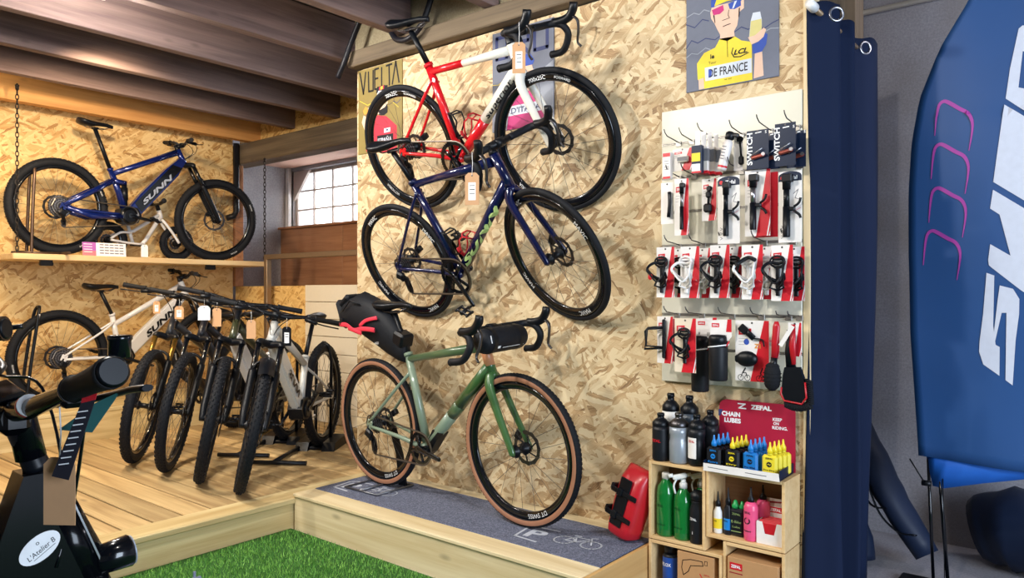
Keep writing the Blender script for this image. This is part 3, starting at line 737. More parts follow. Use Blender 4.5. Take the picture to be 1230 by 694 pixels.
def bike(root, s):
    """s: dictionary of the bicycle's measurements; x forward from the rear hub, z up from the ground"""
    R, wb, tr = s['R'], s['wb'], s['tr']; Rf = s.get('Rf', R)
    bb = (s['bb'][0], s['bb'][1] + R); st = (s['st'][0], s['st'][1] + R); sj = (s['sj'][0], s['sj'][1] + R)
    ht = Vector((s['ht'][0], 0, s['ht'][1] + R)); hb = Vector((s['hb'][0], 0, s['hb'][1] + R))
    ax = (ht - hb).normalized(); ang = math.radians(s.get('steer', 0))
    S = T(*hb) @ Matrix.Rotation(ang, 4, ax) @ T(*-hb)
    fw = math.radians(s.get('tyre_turn', 0))
    wk = dict(rimh=s.get('rimh', .028), tan=s.get('tan', False), knob=s.get('knob', False), marks=s.get('marks', ()), rimmarks=s.get('rimmarks', ()), spokes=s.get('spokes', 24), hubw=s.get('hubw', .055), wide=s.get('wide', .012))
    wheel(root, (0, 0, R), R, tr, disc=s.get('rdisc', .08), cass=s.get('cass', .055), rear=True, **wk)
    wheel(root, (wb, 0, Rf), Rf, tr, disc=s.get('fdisc', .08), steer=S, **wk)
    C1, C2 = s['c1'], s.get('c2', s['c1']); C3 = s.get('c3', C1)
    td, tt_, ts = s.get('rd', .022), s.get('rt', .016), s.get('rs', .0165)
    b = MB().use(C1)
    # head tube
    b.use(s.get('ch', C2)).tube([hb - ax * .004, hb + (ht - hb) * .3, ht], [.026, .024, .023], 16)
    # top tube in two colours, split at a fraction
    A = Vector((sj[0], 0, sj[1])); Bq = Vector((s['tf'][0], 0, s['tf'][1] + R)) if 'tf' in s else ht - ax * .03; f = s.get('tsplit', 0)
    def seg(p, q, r0, r1, ry0=None, ry1=None, up=(0, 1, 0)):
        b.tube([p + (q - p) * t for t in (0, .5, 1)], [r0, (r0 + r1) / 2, r1], 14, ry=([ry0, (ry0 + ry1) / 2, ry1] if ry0 else None), up=up)
    if f: b.use(C1); seg(A, A + (Bq - A) * f, tt_ * 1.05, tt_); b.use(C2); seg(A + (Bq - A) * f, Bq, tt_, tt_ * 1.25)
    else: b.use(s.get('ct', C2)); seg(A, Bq, tt_, tt_ * 1.3)
    # down tube
    A = Vector((bb[0], 0, bb[1])); Bq = hb + ax * .03; f = s.get('dsplit', 0)
    if s.get('box'):
        hw, hh = s['box']
        D = (Bq - A); ln = D.length; M = frame(A, D, (0, 1, 0))
        b.use(C1); pr = [(-.02, -hh * .9), (-.02, hh * .5), (ln * .3, hh * .8), (ln * .75, hh * .75), (ln * .99, hh * .45), (ln * 1.0, -hh * .4), (ln * .8, -hh * .95), (ln * .1, -hh)]
        M2 = Matrix((D.normalized(), Vector((-D.normalized().z, 0, D.normalized().x)), Vector((0, -1, 0)))).transposed().to_4x4(); M2.translation = A
        pr = [(x, y) for x, y in pr]
        b.prism(pr[::-1], -hw * .6, hw * .6, M2)
        sh_ = [(x + (.012 if x < .1 else -.006), y * .82) for x, y in pr]; b.prism(sh_[::-1], -hw, hw, M2)
        if s.get('battery'):
            b.use(s['battery']); b.prism([(ln * .14, -hh * .75), (ln * .16, hh * .55), (ln * .84, hh * .55), (ln * .90, -hh * .6)][::-1], -hw - .003, hw + .003, M2)
        b.use(C1)
    elif f:
        g = s.get('dsplit2', f); b.use(C1); seg(A, A + (Bq - A) * f, td, td * 1.05)
        if g > f: b.use(s['cm']); seg(A + (Bq - A) * f, A + (Bq - A) * g, td * 1.05, td * 1.07)
        b.use(C2); seg(A + (Bq - A) * g, Bq, td * 1.07, td)
    else: b.use(s.get('cd', C1)); seg(A, Bq, td, td * .95)
    # seat tube, bottom bracket, stays
    b.use(s.get('cs', C1)); seg(Vector((bb[0], 0, bb[1])), Vector((st[0], 0, st[1])), ts * 1.15, ts)
    if not s.get('motor'): b.tube([(bb[0], -.045, bb[1]), (bb[0], .045, bb[1])], .024, 16)
    b.use(C3); ss = s.get('ss', (sj[0] - .01, sj[1] - R - .03))
    for sg in (-1, 1):
        stay(b, (bb[0] - .03, sg * .03, bb[1] + .005), (0.02, sg * .068, R - .012), .014, .009, (bb[0] * .6, sg * .046, (bb[1] + R) / 2 - .004))
        if not s.get('fullsus'): stay(b, (ss[0], sg * .014, ss[1] + R), (.005, sg * .068, R + .012), .009, .008, (ss[0] * .72, sg * .045, R + (ss[1]) * .7))
        b.box((.006, sg * .068, R), (.045, .008, .05), rotm(0, .4, 0), .004)
    if not s.get('fullsus'): b.tube([(ss[0] + .006, -.02, ss[1] + R - .02), (ss[0] + .006, .02, ss[1] + R - .02)], .008, 8)
    if s.get('extra'): s['extra'](b, R, bb)
    fr = b.build('frame', root)
    if s.get('text'):
        b = MB(); s['text'](b, R, bb, hb, ht); b.build('lettering', fr)
    if s.get('motor'):
        b = MB().use(s.get('cmot', K_blk)); x, z = bb
        b.prism([(x - .085, z - .02), (x - .07, z + .05), (x - .01, z + .075), (x + .07, z + .07), (x + .10, z + .01), (x + .07, z - .055), (x - .01, z - .07), (x - .06, z - .055)], -.048, .048, YZ)
        b.lathe([(.06, .048), (.06, .056), (.045, .062)], T(x, 0, z) @ YZ, 24); b.lathe([(.06, -.048), (.06, -.056), (.045, -.06)], T(x, 0, z) @ YZ, 24); b.build('motor', root)
    # fork
    hub = Vector((wb, 0, Rf)); b = MB()
    b.M = S; cf = s.get('cf', C2)
    fwd = Vector((ax.z, 0, -ax.x))
    if s.get('sus'):
        crown = hb - ax * .03; L = (hub - crown)
        b.use(K_blk)
        ln = L.dot(-ax); off = L.dot(fwd)
        for sg in (-1, 1): b.tube(catmull([crown + ax * .004, crown + fwd * (off * .5) + Vector((0, sg * .036, .004)), crown + fwd * off + Vector((0, sg * .060, -.006)), crown + fwd * off + Vector((0, sg * .065, 0)) - ax * .02], 4), .0215, 12)
        b.tube([hb, crown], .025, 12)
        fk = b.build('fork', root)
        for sg in (-1, 1):
            c0 = crown + Vector((0, sg * .064, 0)) + fwd * off
            b = MB().use(s.get('cstan', K_gls)); b.M = S; b.tube([c0, c0 - ax * (ln * .55)], .0165, 14); b.build('stanchion', fk)
            b = MB().use(K_blk); b.M = S
            lo0 = c0 - ax * (ln * .36); b.tube([lo0, lo0 - ax * .02, lo0 - ax * (ln * .5), hub + Vector((0, sg * .060, .0)) - ax * .0, hub + Vector((0, sg * .060, 0)) - ax * .018], [.022, .0235, .0215, .018, .014], 14)
            b.tube([hub + Vector((0, sg * .045, 0)), hub + Vector((0, sg * .075, 0))], .012, 10)
            if sg > 0 and s.get('forkmark'): pass
            b.build('fork_leg', fk)
        b = MB().use(K_blk); b.M = S; a0 = crown - ax * (ln * .36) + fwd * (off + .01)
        b.tube(catmull([a0 + Vector((0, -.064, 0)), a0 + Vector((0, -.05, 0)) + ax * .035 + fwd * .01, a0 + Vector((0, 0, 0)) + ax * .055 + fwd * .014, a0 + Vector((0, .05, 0)) + ax * .035 + fwd * .01, a0 + Vector((0, .064, 0))], 4), .013, 10, ry=.009); b.build('fork_arch', fk)
        if s.get('guard'):
            b = MB().use(K_blk); b.M = S; vs = []
            for i in range(13):
                a = 1.0 + 1.9 * i / 12
                for j in range(5):
                    t = (j - 2) / 2; vs.append(hub + Vector(((Rf + .022 - .016 * t * t) * math.cos(a), t * .042, (Rf + .022 - .016 * t * t) * math.sin(a))))
            b.add(vs, [(i * 5 + j, i * 5 + j + 1, i * 5 + j + 6, i * 5 + j + 5) for i in range(12) for j in range(4)], True); b.build('mud_guard', fk)
    else:
        b.use(cf); crown = hb - ax * .012
        b.tube([hb, crown - ax * .015], [.026, .03], 14)
        for sg in (-1, 1):
            P = catmull([crown + Vector((0, sg * .012, 0)), crown - ax * .05 + Vector((0, sg * .040, 0)), crown * .5 + hub * .5 + Vector((-.004, sg * .05, 0)), hub + Vector((-.0, sg * .060, .012)), hub + Vector((.004, sg * .060, -.012))], 5)
            k = len(P); b.tube(P, [.020 - .010 * i / (k - 1) for i in range(k)], 12, ry=[.026 - .013 * i / (k - 1) for i in range(k)], up=(1, 0, 0))
        fk = b.build('fork', root)
    # headset, stem, bar
    sp = s.get('spacer', .03); stl = s.get('stem', .09); srise = s.get('stem_up', 0.0); top = ht + ax * sp; bc = top + fwd * stl + ax * srise
    b = MB().use(K_blk); b.M = S; b.tube([ht, ht + ax * .008, top + ax * .022], [.024, .021, .018], 14)
    b.tube([top, bc], [.019, .018], 12); b.tube([bc - Vector((0, .024, 0)), bc + Vector((0, .024, 0))], .022, 14); b.build('stem', root)
    if s['bar'] == 'drop': drop_bar(root, S, bc, **s.get('barspec', {}))
    else: flat_bar(root, S, bc, **s.get('barspec', {}))
    sd = s['saddle']; saddle_parts(root, (sd[0], 0, sd[1] + R), s.get('csad'), sd[2] if len(sd) > 2 else .27, tilt=s.get('sad_tilt', 0), post=(st[0], st[1]), pr=s.get('rp', .0145), pc=s.get('cp'))
    b = MB().use(s.get('cs', C1) if not s.get('collar') else s['collar']); D = (Vector((sd[0], 0, sd[1] + R - .06)) - Vector((st[0], 0, st[1]))).normalized(); b.tube([Vector((st[0], 0, st[1])) - D * .012, Vector((st[0], 0, st[1])) + D * .006], ts * 1.25, 14); b.build('seat_collar', root)
    ring = s.get('ring', .095)
    crankset(root, bb, ring, s.get('crank', .172), math.radians(s.get('crank_deg', -50)), s.get('teeth', 46), half=s.get('qf', .062), pedals=s.get('pedals', False), covered=s.get('covered', False))
    drivetrain(root, bb, ring, (0, R), s.get('cass', .055), R, s.get('drop', .15))
    # brake calipers
    if s.get('fdisc', .08):
        b = MB().use(K_blk); b.M = S; b.box(hub + Vector((-.055, .058, .055)), (.035, .03, .055), rotm(0, .6, 0), .006); b.build('brake_caliper', root)
        b = MB().use(K_blk); b.box((.06, .062, R + .045), (.055, .028, .032), rotm(0, -.5, 0), .006); b.build('brake_caliper', root)
    return S, bc
def plane_M(A, Bp, lean, R):
    """placement from the two hubs, leaned by lean degrees towards the right hand side"""
    A = Vector(A); ex = (Vector(Bp) - A).normalized(); n0 = ex.cross(Vector((0, 0, 1))).normalized(); up = n0.cross(ex)
    t = math.radians(lean); ez = math.cos(t) * up + math.sin(t) * n0; ey = ez.cross(ex)
    M = Matrix((ex, ey, ez)).transposed().to_4x4(); M.translation = A - ez * R
    return M
def cage_pair(r, bb, hb, st, m1, m2):
    A = Vector((bb[0], 0, bb[1])); D = (Vector((hb[0], 0, hb[1])) - A).normalized(); Nn = Vector((-D.z, 0, D.x)); bottle_cage(r, frame(A + D * .11 + Nn * .024, D, (0, 1, 0)), m1)
    E = (Vector((st[0], 0, st[1])) - A).normalized(); Nn = Vector((E.z, 0, -E.x)); bottle_cage(r, frame(A + E * .10 + Nn * .016, E, (0, -1, 0)), m2)
# ---- red and white road bike, topmost on the wall
C_red = pm('gloss red paint', (206, 22, 34), .22, coat=.6, noise=.02); C_ivo = pm('gloss white paint', (232, 230, 222), .22, coat=.6, noise=.02)
C_nav = pm('gloss navy paint', (12, 20, 62), .2, coat=.7, noise=.05); C_lime = pm('pale green print', (150, 176, 112), .5)
def txt_red(b, R, bb, hb, ht):
    A = Vector((bb[0], 0, bb[1])); D = hb - A
    b.use(K_blk); lettering(b, 'superior.', A + D * .49, A + D * .95, .0275, .046, -1, 0, .022)
r = thing('road_bicycle', 'red and white road bicycle hung topmost on the strand board wall', 'bicycle', plane_M((-2.985, 2.782, 2.062), (-2.045, 2.825, 1.985), 22.5, .342), 'road bicycles hung on the wall')
R_red = r; S_red, bc_red = bike(r, dict(R=.342, wb=.945, tr=.0145, bb=(.355, -.062), st=(.252, .42), sj=(.268, .385), ht=(.785, .462), hb=(.815, .335), tf=(.778, .435), tsplit=.42, dsplit=.44, c1=C_red, c2=C_ivo, ch=C_ivo, rd=.0265, rt=.018, rs=.02,
    rimh=.04, marks=(), rimmarks=(('700x25C', 98, .018), ('FORWARD', 72, .012), ('VITTORIA', 230, .016)), spokes=22, cass=.058, ring=.1, teeth=50, crank_deg=-60, rdisc=.068, fdisc=.075, bar='drop', stem=.095, spacer=.03, steer=3, saddle=(.185, .645, .26), text=txt_red, ss=(.275, .35), cf=C_ivo, barspec=dict(reach=.085, wid=.205)))
cage_pair(r, (.355, -.062 + .342), (.815, .335 + .342), (.252, .42 + .342), pm('red plastic', (184, 24, 38), .35), K_blk)
b = MB().use(K_wht); b.lathe([(.011, 0), (.011, .0006)], T(.285, -.0205, .342 + .345) @ YZ, 16); b.build('seat_tube_badge', r)
# ---- navy road bike below it
def txt_navy(b, R, bb, hb, ht):
    A = Vector((bb[0], 0, bb[1])); D = hb - A
    b.use(C_lime); lettering(b, 'SUNN', A + D * .10, A + D * .86, .0285, .044, -1, 0, .05, .3)
r = thing('road_bicycle', 'navy blue road bicycle with pale green lettering hung below the red and white one', 'bicycle', plane_M((-3.045, 2.808, 1.443), (-2.005, 2.79, 1.452), 25.5, .342), 'road bicycles hung on the wall')
R_nav = r; S_nav, bc_nav = bike(r, dict(R=.342, wb=1.04, tr=.015, bb=(.395, -.075), st=(.262, .44), sj=(.285, .425), ht=(.845, .512), hb=(.885, .35), tf=(.83, .475), c1=C_nav, rd=.0275, rt=.019, rs=.02,
    rimh=.042, rimmarks=(('MAVIC', 118, .022), ('MAVIC', 30, .022), ('MAVIC', 210, .022), ('MAVIC', 290, .022)), spokes=22, cass=.055, ring=.1, teeth=50, crank_deg=-62, rdisc=.068, fdisc=.078, bar='drop', stem=.08, spacer=.03, steer=-15, saddle=(.20, .66, .29), text=txt_navy, ss=(.285, .39), pedals=True, barspec=dict(reach=.085, wid=.205)))
C_rb = pm('red plastic', (184, 24, 38), .35)
cage_pair(r, (.395, -.075 + .342), (.885, .35 + .342), (.262, .44 + .342), C_rb, K_blk)
# ---- green gravel bike on the plinth
C_sage = pm('sage grey green paint', (122, 140, 122), .3, coat=.4, noise=.03); C_moss = pm('deep moss green paint', (58, 96, 54), .28, coat=.5, noise=.04)
C_olg = pm('muted green paint', (76, 100, 70), .3, coat=.4, noise=.03)
def ex_gr(b, R, bb):
    b.use(K_blk); A = Vector((bb[0], 0, bb[1]));
    M2 = Matrix(((.70, -.71, 0, 0), (0, 0, -1, 0), (.71, .70, 0, 0), (0, 0, 0, 1))); M2.translation = A
    b.prism([(-.04, -.034), (.02, .0), (.13, .018), (.16, -.035), (.02, -.045)], -.028, .028, M2)
    b.use(C_moss)
r = thing('gravel_bicycle', 'green gravel bicycle with tan tyre walls standing on the carpeted plinth', 'bicycle', plane_M((-3.166, 2.715, .558), (-2.1, 2.635, .558), 4, .352))
S_gr, bc_gr = bike(r, dict(R=.352, wb=1.068, tr=.021, bb=(.412, -.08), st=(.292, .395), sj=(.305, .37), ht=(.862, .492), hb=(.91, .345), tf=(.845, .46), c1=C_sage, c2=C_moss, c3=C_sage, ct=C_olg, cm=C_olg, dsplit=.42, dsplit2=.55, rd=.029, rt=.0185, rs=.02, ss=(.315, .30), tan=True,
    rimh=.036, rimmarks=(('DT SWISS', 290, .02),), spokes=24, cass=.06, ring=.085, teeth=40, crank_deg=-8, rdisc=.07, fdisc=.08, bar='drop', stem=.075, spacer=.04, steer=0, saddle=(.20, .66, .28), extra=ex_gr, cf=C_moss, barspec=dict(reach=.085, wid=.22, drop=.115), drop=.15, pedals=False))
b = MB().use(pm('copper stripe', (190, 130, 92), .35)); b.tube([(.868, 0, .352 + .475), (.90, 0, .352 + .375)], .0255, 16); b.build('head_badge', r)
# ---- blue full suspension bike on the hanging shelf
C_blu = pm('metallic blue paint', (14, 34, 104), .22, .3, coat=.7, noise=.05); C_slv = pm('silver print', (176, 184, 200), .35, .3)
C_wpt = pm('white frame paint', (222, 222, 224), .28, coat=.5, noise=.02); C_gry = pm('stone grey paint', (196, 196, 192), .3, coat=.5, noise=.03)
C_dgr = pm('dark graphite paint', (44, 46, 52), .3, coat=.5); C_olv = pm('dark olive paint', (58, 62, 42), .3, coat=.5)
def ex_blue(b, R, bb):
    b.use(C_blu)
    # rocker, upright and link of the rear suspension
    b.tube([(.40, 0, R + .31), (.44, 0, R + .20), (bb[0] - .02, 0, bb[1] + .05)], [.022, .024, .03], 12)
    for sg in (-1, 1):
        b.tube([(.01, sg * .068, R + .01), (.20, sg * .05, R + .12), (.40, sg * .03, R + .245)], [.012, .016, .016], 10, ry=[.016, .022, .02], up=(0, 0, 1))
        b.tube([(.03, sg * .068, R - .005), (.22, sg * .055, R - .055), (bb[0] - .06, sg * .045, bb[1] - .01)], [.014, .018, .02], 10, ry=[.02, .026, .02], up=(0, 0, 1))
        b.tube([(.39, sg * .03, R + .245), (.50, sg * .03, R + .235)], .014, 8, ry=.02, up=(0, 0, 1))
    b.use(K_blk).tube([(.50, 0, R + .235), (.505, 0, R + .04)], .02, 12); b.tube([(.50, 0, R + .20), (.503, 0, R + .10)], .027, 12); b.use(C_blu)
def txt_down(mat, body, t0, t1, off=.029, h=.05, side=-1, y=.0):
    def f(b, R, bb, hb, ht):
        A = Vector((bb[0], 0, bb[1])); D = hb - A; D.normalize(); L = (hb - A).length
        M = frame(A + D * (L * (t0 + t1) / 2) + Vector((0, side * (off + .0045), 0)), D if side < 0 else -D, Vector((-D.z, 0, D.x)) if side < 0 else Vector((D.z, 0, -D.x)))
        M = M @ T(0, y, 0)
        b.use(mat).text(body, M, h, width=L * (t1 - t0), bold=.04, shear=.3)
    return f
mtb = dict(tr=.031, rimh=.024, knob=True, spokes=28, hubw=.06, wide=.016, sus=True, bar='flat', cass=.085, ring=.075, teeth=36, drop=.14, rdisc=.09, fdisc=.095, motor=True, covered=True, crank=.165)
SHZ = 1.556
r = thing('electric_mountain_bicycle', 'metallic blue electric mountain bicycle parked on the hanging shelf', 'bicycle', plane_M((-6.23, 2.178, SHZ + .370), (-6.33, 3.505, SHZ + .370), 0, .366))
bike(r, dict(mtb, R=.366, wb=1.33, bb=(.52, -.03), st=(.385, .34), sj=(.40, .30), ht=(.962, .585), hb=(1.022, .475), tf=(.95, .555), c1=C_blu, box=(.032, .066), battery=K_gls, rd=.03, rt=.021, rs=.021, fullsus=True, extra=ex_blue,
    marks=(('MAXXIS', 300, .012), ('MINION', 25, .012)), steer=-14, stem=.045, spacer=.02, saddle=(.275, .69, .27), text=txt_down(C_slv, 'SUNN', .22, .74, .0385, .040), barspec=dict(half=.37, rise=.03), crank_deg=-10, pedals=True, rp=.016))
# ---- white electric bike on the rear step, below the shelf
r = thing('electric_mountain_bicycle', 'white electric mountain bicycle with black lettering standing on the rear step', 'bicycle', plane_M((-6.30, 2.21, .404 + .366), (-6.36, 3.48, .404 + .366), 0, .366))
bike(r, dict(mtb, R=.366, wb=1.27, bb=(.46, -.03), st=(.392, .325), sj=(.415, .245), ht=(.975, .60), hb=(1.032, .47), tf=(.965, .555), c1=C_wpt, box=(.03, .058), rd=.03, rt=.02, rs=.02, ss=(.40, .26),
    marks=(('MAXXIS', 190, .012),), steer=-10, stem=.05, spacer=.025, saddle=(.31, .56, .27), text=txt_down(K_blk, 'SUNN', .34, .80, .032, .05), barspec=dict(half=.36, rise=.04), crank_deg=-20, pedals=True))
# ---- row of four bikes nosed towards the room
DZ = .17; ROW = []
def row_bike(x, y, hdg, steer, label, name='electric_mountain_bicycle', **kw):
    h = math.radians(hdg); wb = kw.get('wb', 1.25)
    # x, y: where the front wheel touches the deck
    M = T(x - wb * math.cos(h), y - wb * math.sin(h), DZ + .004) @ rotm(0, 0, h)
    q = thing(name, label, 'bicycle', M, 'mountain bicycles lined up on the deck')
    d = dict(mtb, R=.366, wb=wb, bb=(.46, -.03), st=(.36, .30), sj=(.385, .26), ht=(.885, .555), hb=(.945, .445), tf=(.87, .515), box=(.032, .06), rd=.03, rt=.021, rs=.021, steer=steer, stem=.05, spacer=.025, saddle=(.25, .575, .27), barspec=dict(half=.375, rise=.02), crank_deg=-30, pedals=True, guard=False)
    d.update(kw); ROW.append((q,) + tuple(bike(q, d))); return q
C_gold = pm('gold fork tube', (150, 116, 54), .25, .8)
row_bike(-4.90, 2.20, -58, 20, 'black mountain bicycle with gold fork tubes, first of the row from the white bicycle', 'mountain_bicycle', c1=C_dgr, cstan=C_gold, motor=False, box=None, covered=False, spacer=.145, marks=(('KENDA', 160, .012), ('KENDA', 250, .012)), saddle=(.25, .56, .27))
row_bike(-4.50, 2.22, -57, 20, 'graphite mountain bicycle second of the row from the white bicycle', 'mountain_bicycle', c1=C_gls if False else pm('charcoal paint', (30, 32, 40), .28, coat=.6), motor=False, box=None, covered=False, spacer=.105, marks=(('WTB', 200, .012), ('WTB', 320, .012)), saddle=(.25, .58, .27))
row_bike(-4.08, 2.215, -55, 25, 'dark olive and white electric mountain bicycle, third of the row from the white bicycle', c1=C_wpt, ch=C_olv, ct=C_olv, c3=C_olv, spacer=.10, saddle=(.25, .565, .27))
row_bike(-3.70, 2.24, -55, 26, 'stone grey electric mountain bicycle, nearest of the row to the green bicycle', c1=C_gry, marks=(('SCHWALBE', 150, .012), ('SCHWALBE', 230, .012)), text=txt_down(K_blk, 'SUNN', .22, .58, .034, .05, 1), guard=True, saddle=(.22, .575, .27))
# ---- small white balance bike on the shelf
r = thing('balance_bicycle', 'small white balance bicycle standing on the hanging shelf under the blue bicycle', 'bicycle', T(-6.455, 2.63, SHZ) @ rotm(0, 0, PI / 2))
Rk = .15
K = dict(tr=.026, rimh=.02, knob=True, spokes=16, hubw=.04, nknob=32, disc=0)
wheel(r, (0, 0, Rk), Rk, .026, rimh=.02, knob=True, spokes=16, hubw=.04, nknob=32, disc=.05)
wheel(r, (.575, 0, Rk), Rk, .026, rimh=.02, knob=True, spokes=16, hubw=.04, nknob=32, disc=.05)
b = MB().use(C_wpt)
b.tube([(.415, 0, .43), (.435, 0, .36)], .02, 12)
b.tube([(.43, 0, .40), (.20, 0, .235), (.165, 0, .228)], [.017, .015, .014], 10); b.tube([(.43, 0, .375), (.30, 0, .16), (.265, 0, .125)], [.018, .017, .015], 10); b.tube([(.155, 0, .285), (.20, 0, .12)], .014, 10)
for sg in (-1, 1):
    b.tube(catmull([(.18, sg * .02, .22), (.08, sg * .04, .215), (0, sg * .045, Rk + .01)], 4), .010, 8); b.tube(catmull([(.27, sg * .015, .125), (.12, sg * .04, .135), (0, sg * .045, Rk)], 4), .010, 8)
fr = b.build('frame', r)
b = MB().use(K_blk); b.box((.24, 0, .117), (.12, .05, .016), None, .005); b.build('foot_rest', fr)
b = MB().use(C_wpt)
for sg in (-1, 1): b.tube(catmull([(.44, sg * .01, .35), (.46, sg * .036, .315), (.53, sg * .042, .22), (.575, sg * .045, Rk)], 4), .012, 8)
b.build('fork', r)
b = MB().use(K_blk); b.tube([(.415, 0, .43), (.40, 0, .475)], .018, 10); b.tube([(.39, -.155, .50), (.405, -.06, .482), (.405, .06, .482), (.39, .155, .50)], .011, 10); hb_ = b.build('handlebar', r)
for sg in (-1, 1):
    b = MB().use(K_grip); b.tube([(.399, sg * .075, .487), (.39, sg * .15, .50)], .016, 10); b.ball((.39, sg * .152, .50), (.045, .02, .045), 8); b.build('grip', hb_)
saddle_parts(r, (.125, 0, .36), None, .17, .10, post=(.155, .285), pr=.011)
# ---- stands
def hoop_stand(label, M, h, mat, lean=.10):
    q = thing('wheel_stand', label, 'stand', M); b = MB().use(mat)
    P = [(-.05, 0, .012), (0, 0, .012), (lean * h * .5, .0, h * .5)]
    b.tube(catmull([(0, -.05, .0), (.0, -.05, .10), (lean * .5, -.048, h * .6), (lean, -.045, h - .06), (lean + .012, 0, h), (lean, .045, h - .06), (lean * .5, .048, h * .6), (0, .05, .10), (0, .05, .0)], 5), .0115, 10)
    b.build('hoop', q)
    b = MB().use(mat); b.tube([(-.10, -.05, .011), (.22, -.05, .011)], .011, 8); b.tube([(-.10, .05, .011), (.22, .05, .011)], .011, 8); b.tube([(.20, -.20, .011), (.20, .20, .011)], .011, 8); b.build('stand_base', q)
K_brz = pm('bronze brown steel', (92, 72, 58), .35, .7)
hoop_stand('tall brown steel hoop stand round the rear wheel of the blue bicycle', T(-6.235, 1.985, SHZ) @ rotm(0, 0, PI / 2), .665, K_brz, .02)
q = thing('wheel_stand', 'tall black and white hoop stand round the rear wheel of the white bicycle', 'stand', T(-6.30, 1.98, .40) @ rotm(0, 0, PI / 2))
b = MB().use(K_blk); b.tube(catmull([(-.02, -.06, .0), (.02, -.058, .35), (.07, -.05, .70), (.09, 0, .765), (.07, .05, .70), (.02, .058, .35), (-.02, .06, .0)], 5), .012, 10); b.use(K_wht)
b.tube([(.028, -.0605, .40), (.074, -.053, .71)], .0085, 8, ry=.008)
b.use(K_blk).text('STAND' if False else 'SUNN', frame((.048, -.0722, .55), (.14, .012, .98), (-1, 0, .14)), .012); b.build('hoop', q)
b = MB().use(K_blk); b.tube([(-.02, -.06, .0115), (-.02, .06, .0115)], .011, 8); b.tube([(-.02, -.06, .0115), (.2, -.1, .0115)], .011, 8); b.tube([(-.02, .06, .0115), (.2, .1, .0115)], .011, 8); b.build('stand_base', q)
def floor_stand(label, x, y, hd):
    q = thing('bicycle_stand', label, 'stand', T(x, y, DZ) @ rotm(0, 0, math.radians(hd))); b = MB().use(K_blk)
    for sg in (-1, 1): b.tube([(0, sg * .055, .02), (-.02, sg * .055, .62), (-.02, sg * .035, .72), (-.02, 0, .745)], .012, 8)
    b.build('hoop', q)
    b = MB().use(K_blk); b.prism([(-.19, 0), (.19, 0), (.15, .055), (-.10, .07), (-.16, .05)], .05, .14, YZ @ T(0, 0, 0)); b.prism([(-.19, 0), (.19, 0), (.15, .055), (-.10, .07), (-.16, .05)], -.14, -.05, YZ); b.box((0, 0, .012), (.30, .12, .022), None, .006)
    b.tube([(.15, -.12, .02), (.62, -.12, .02)], .014, 8); b.tube([(.62, -.25, .02), (.62, .10, .02)], .014, 8); b.build('stand_base', q)
for i, (x, y, hd) in enumerate([(-3.70, 2.24, -55), (-4.08, 2.215, -55)]):
    h = math.radians(hd); floor_stand(['black floor stand holding the rear wheel of the stone grey bicycle', 'black floor stand behind the olive and white bicycle'][i], x - 1.25 * math.cos(h), y - 1.25 * math.sin(h), hd)
# bicycle parking frame on the plinth under the gravel bike's rear wheel
q = thing('floor_stand', 'dark and silver hub stand under the rear wheel of the green bicycle', 'stand', T(-3.166, 2.72, .203))
b = MB().use(K_alu_ := pm('grey metal rod', (120, 122, 128), .35, .8))
b.tube([(-.10, -.16, .008), (.16, -.16, .008), (.16, .10, .008), (-.10, .10, .008)], .006, 8, closed=True); b.tube([(.02, -.16, .008), (.02, .10, .008)], .006, 8); b.build('stand_base', q)
b = MB().use(K_blk)
M = Matrix(((1, 0, 0, 0), (0, 0, 1, 0), (0, 1, 0, 0), (0, 0, 0, 1)))
for yy in (.075,):
    b.prism([(.07, 0), (.13, 0), (.10, .17), (.03, .34), (-.03, .37), (-.05, .33), (-.005, .30), (.05, .16)], yy, yy + .012, M)
b.build('stand_arm', q)
# ---- price tags
def price_tag(x, y, z, rz, label, w_=.055, h=.115, string=.06, mat=None, paper=True, tilt=0.0, lines=0):
    q = thing('price_tag', label, 'tag', T(x, y, z) @ rotm(0, 0, rz), 'price tags hanging on bicycles'); b = MB().use(mat or K_brn); b.M = rotm(0, tilt, 0)
    c = w_ * .22
    b.prism([(-w_ / 2, -h), (w_ / 2, -h), (w_ / 2, -c), (w_ / 2 - c, 0), (-w_ / 2 + c, 0), (-w_ / 2, -c)], -.0006, .0006, YZ)
    if paper: b.use(K_pap).prism([(-w_ * .26, -h * .85), (w_ * .26, -h * .85), (w_ * .26, -h * .3), (-w_ * .26, -h * .3)], .0007, .001, YZ); b.use(K_blk)
    for k in range(lines): b.line([(-w_ * .16, -h * (.4 + k * .12)), (w_ * .18, -h * (.4 + k * .12))], .003, b.M @ YZ if False else YZ, .0012)
    b.use(K_dst).lathe([(.0035, .0009), (.0035, .0012)], T(0, 0, -.012) @ YZ, 10); b.build('tag_card', q)
    b = MB().use(K_pap); b.M = rotm(0, tilt, 0); b.tube([(0, -.001, -.012), (.002, 0, string * .5), (0, .0, string)], .0011, 5); b.build('tag_string', q)
FV = math.atan2(.632, .775)
def hood_pt(R_, S_, c_, d): return R_.matrix_world @ (S_ @ (Vector(c_) + Vector(d)))
bpy.context.view_layer.update()
q = hood_pt(R_red, S_red, bc_red, (.125, -.21, .03)); price_tag(q.x, q.y - .025, q.z - .085, FV * .8, 'brown price tag hanging from the bar of the red and white bicycle', .055, .13, .085, lines=3)
q = hood_pt(R_nav, S_nav, bc_nav, (.12, -.21, .03)); price_tag(q.x, q.y - .025, q.z - .085, FV * .8, 'brown price tag hanging from the bar of the navy bicycle', .06, .135, .085, lines=3)

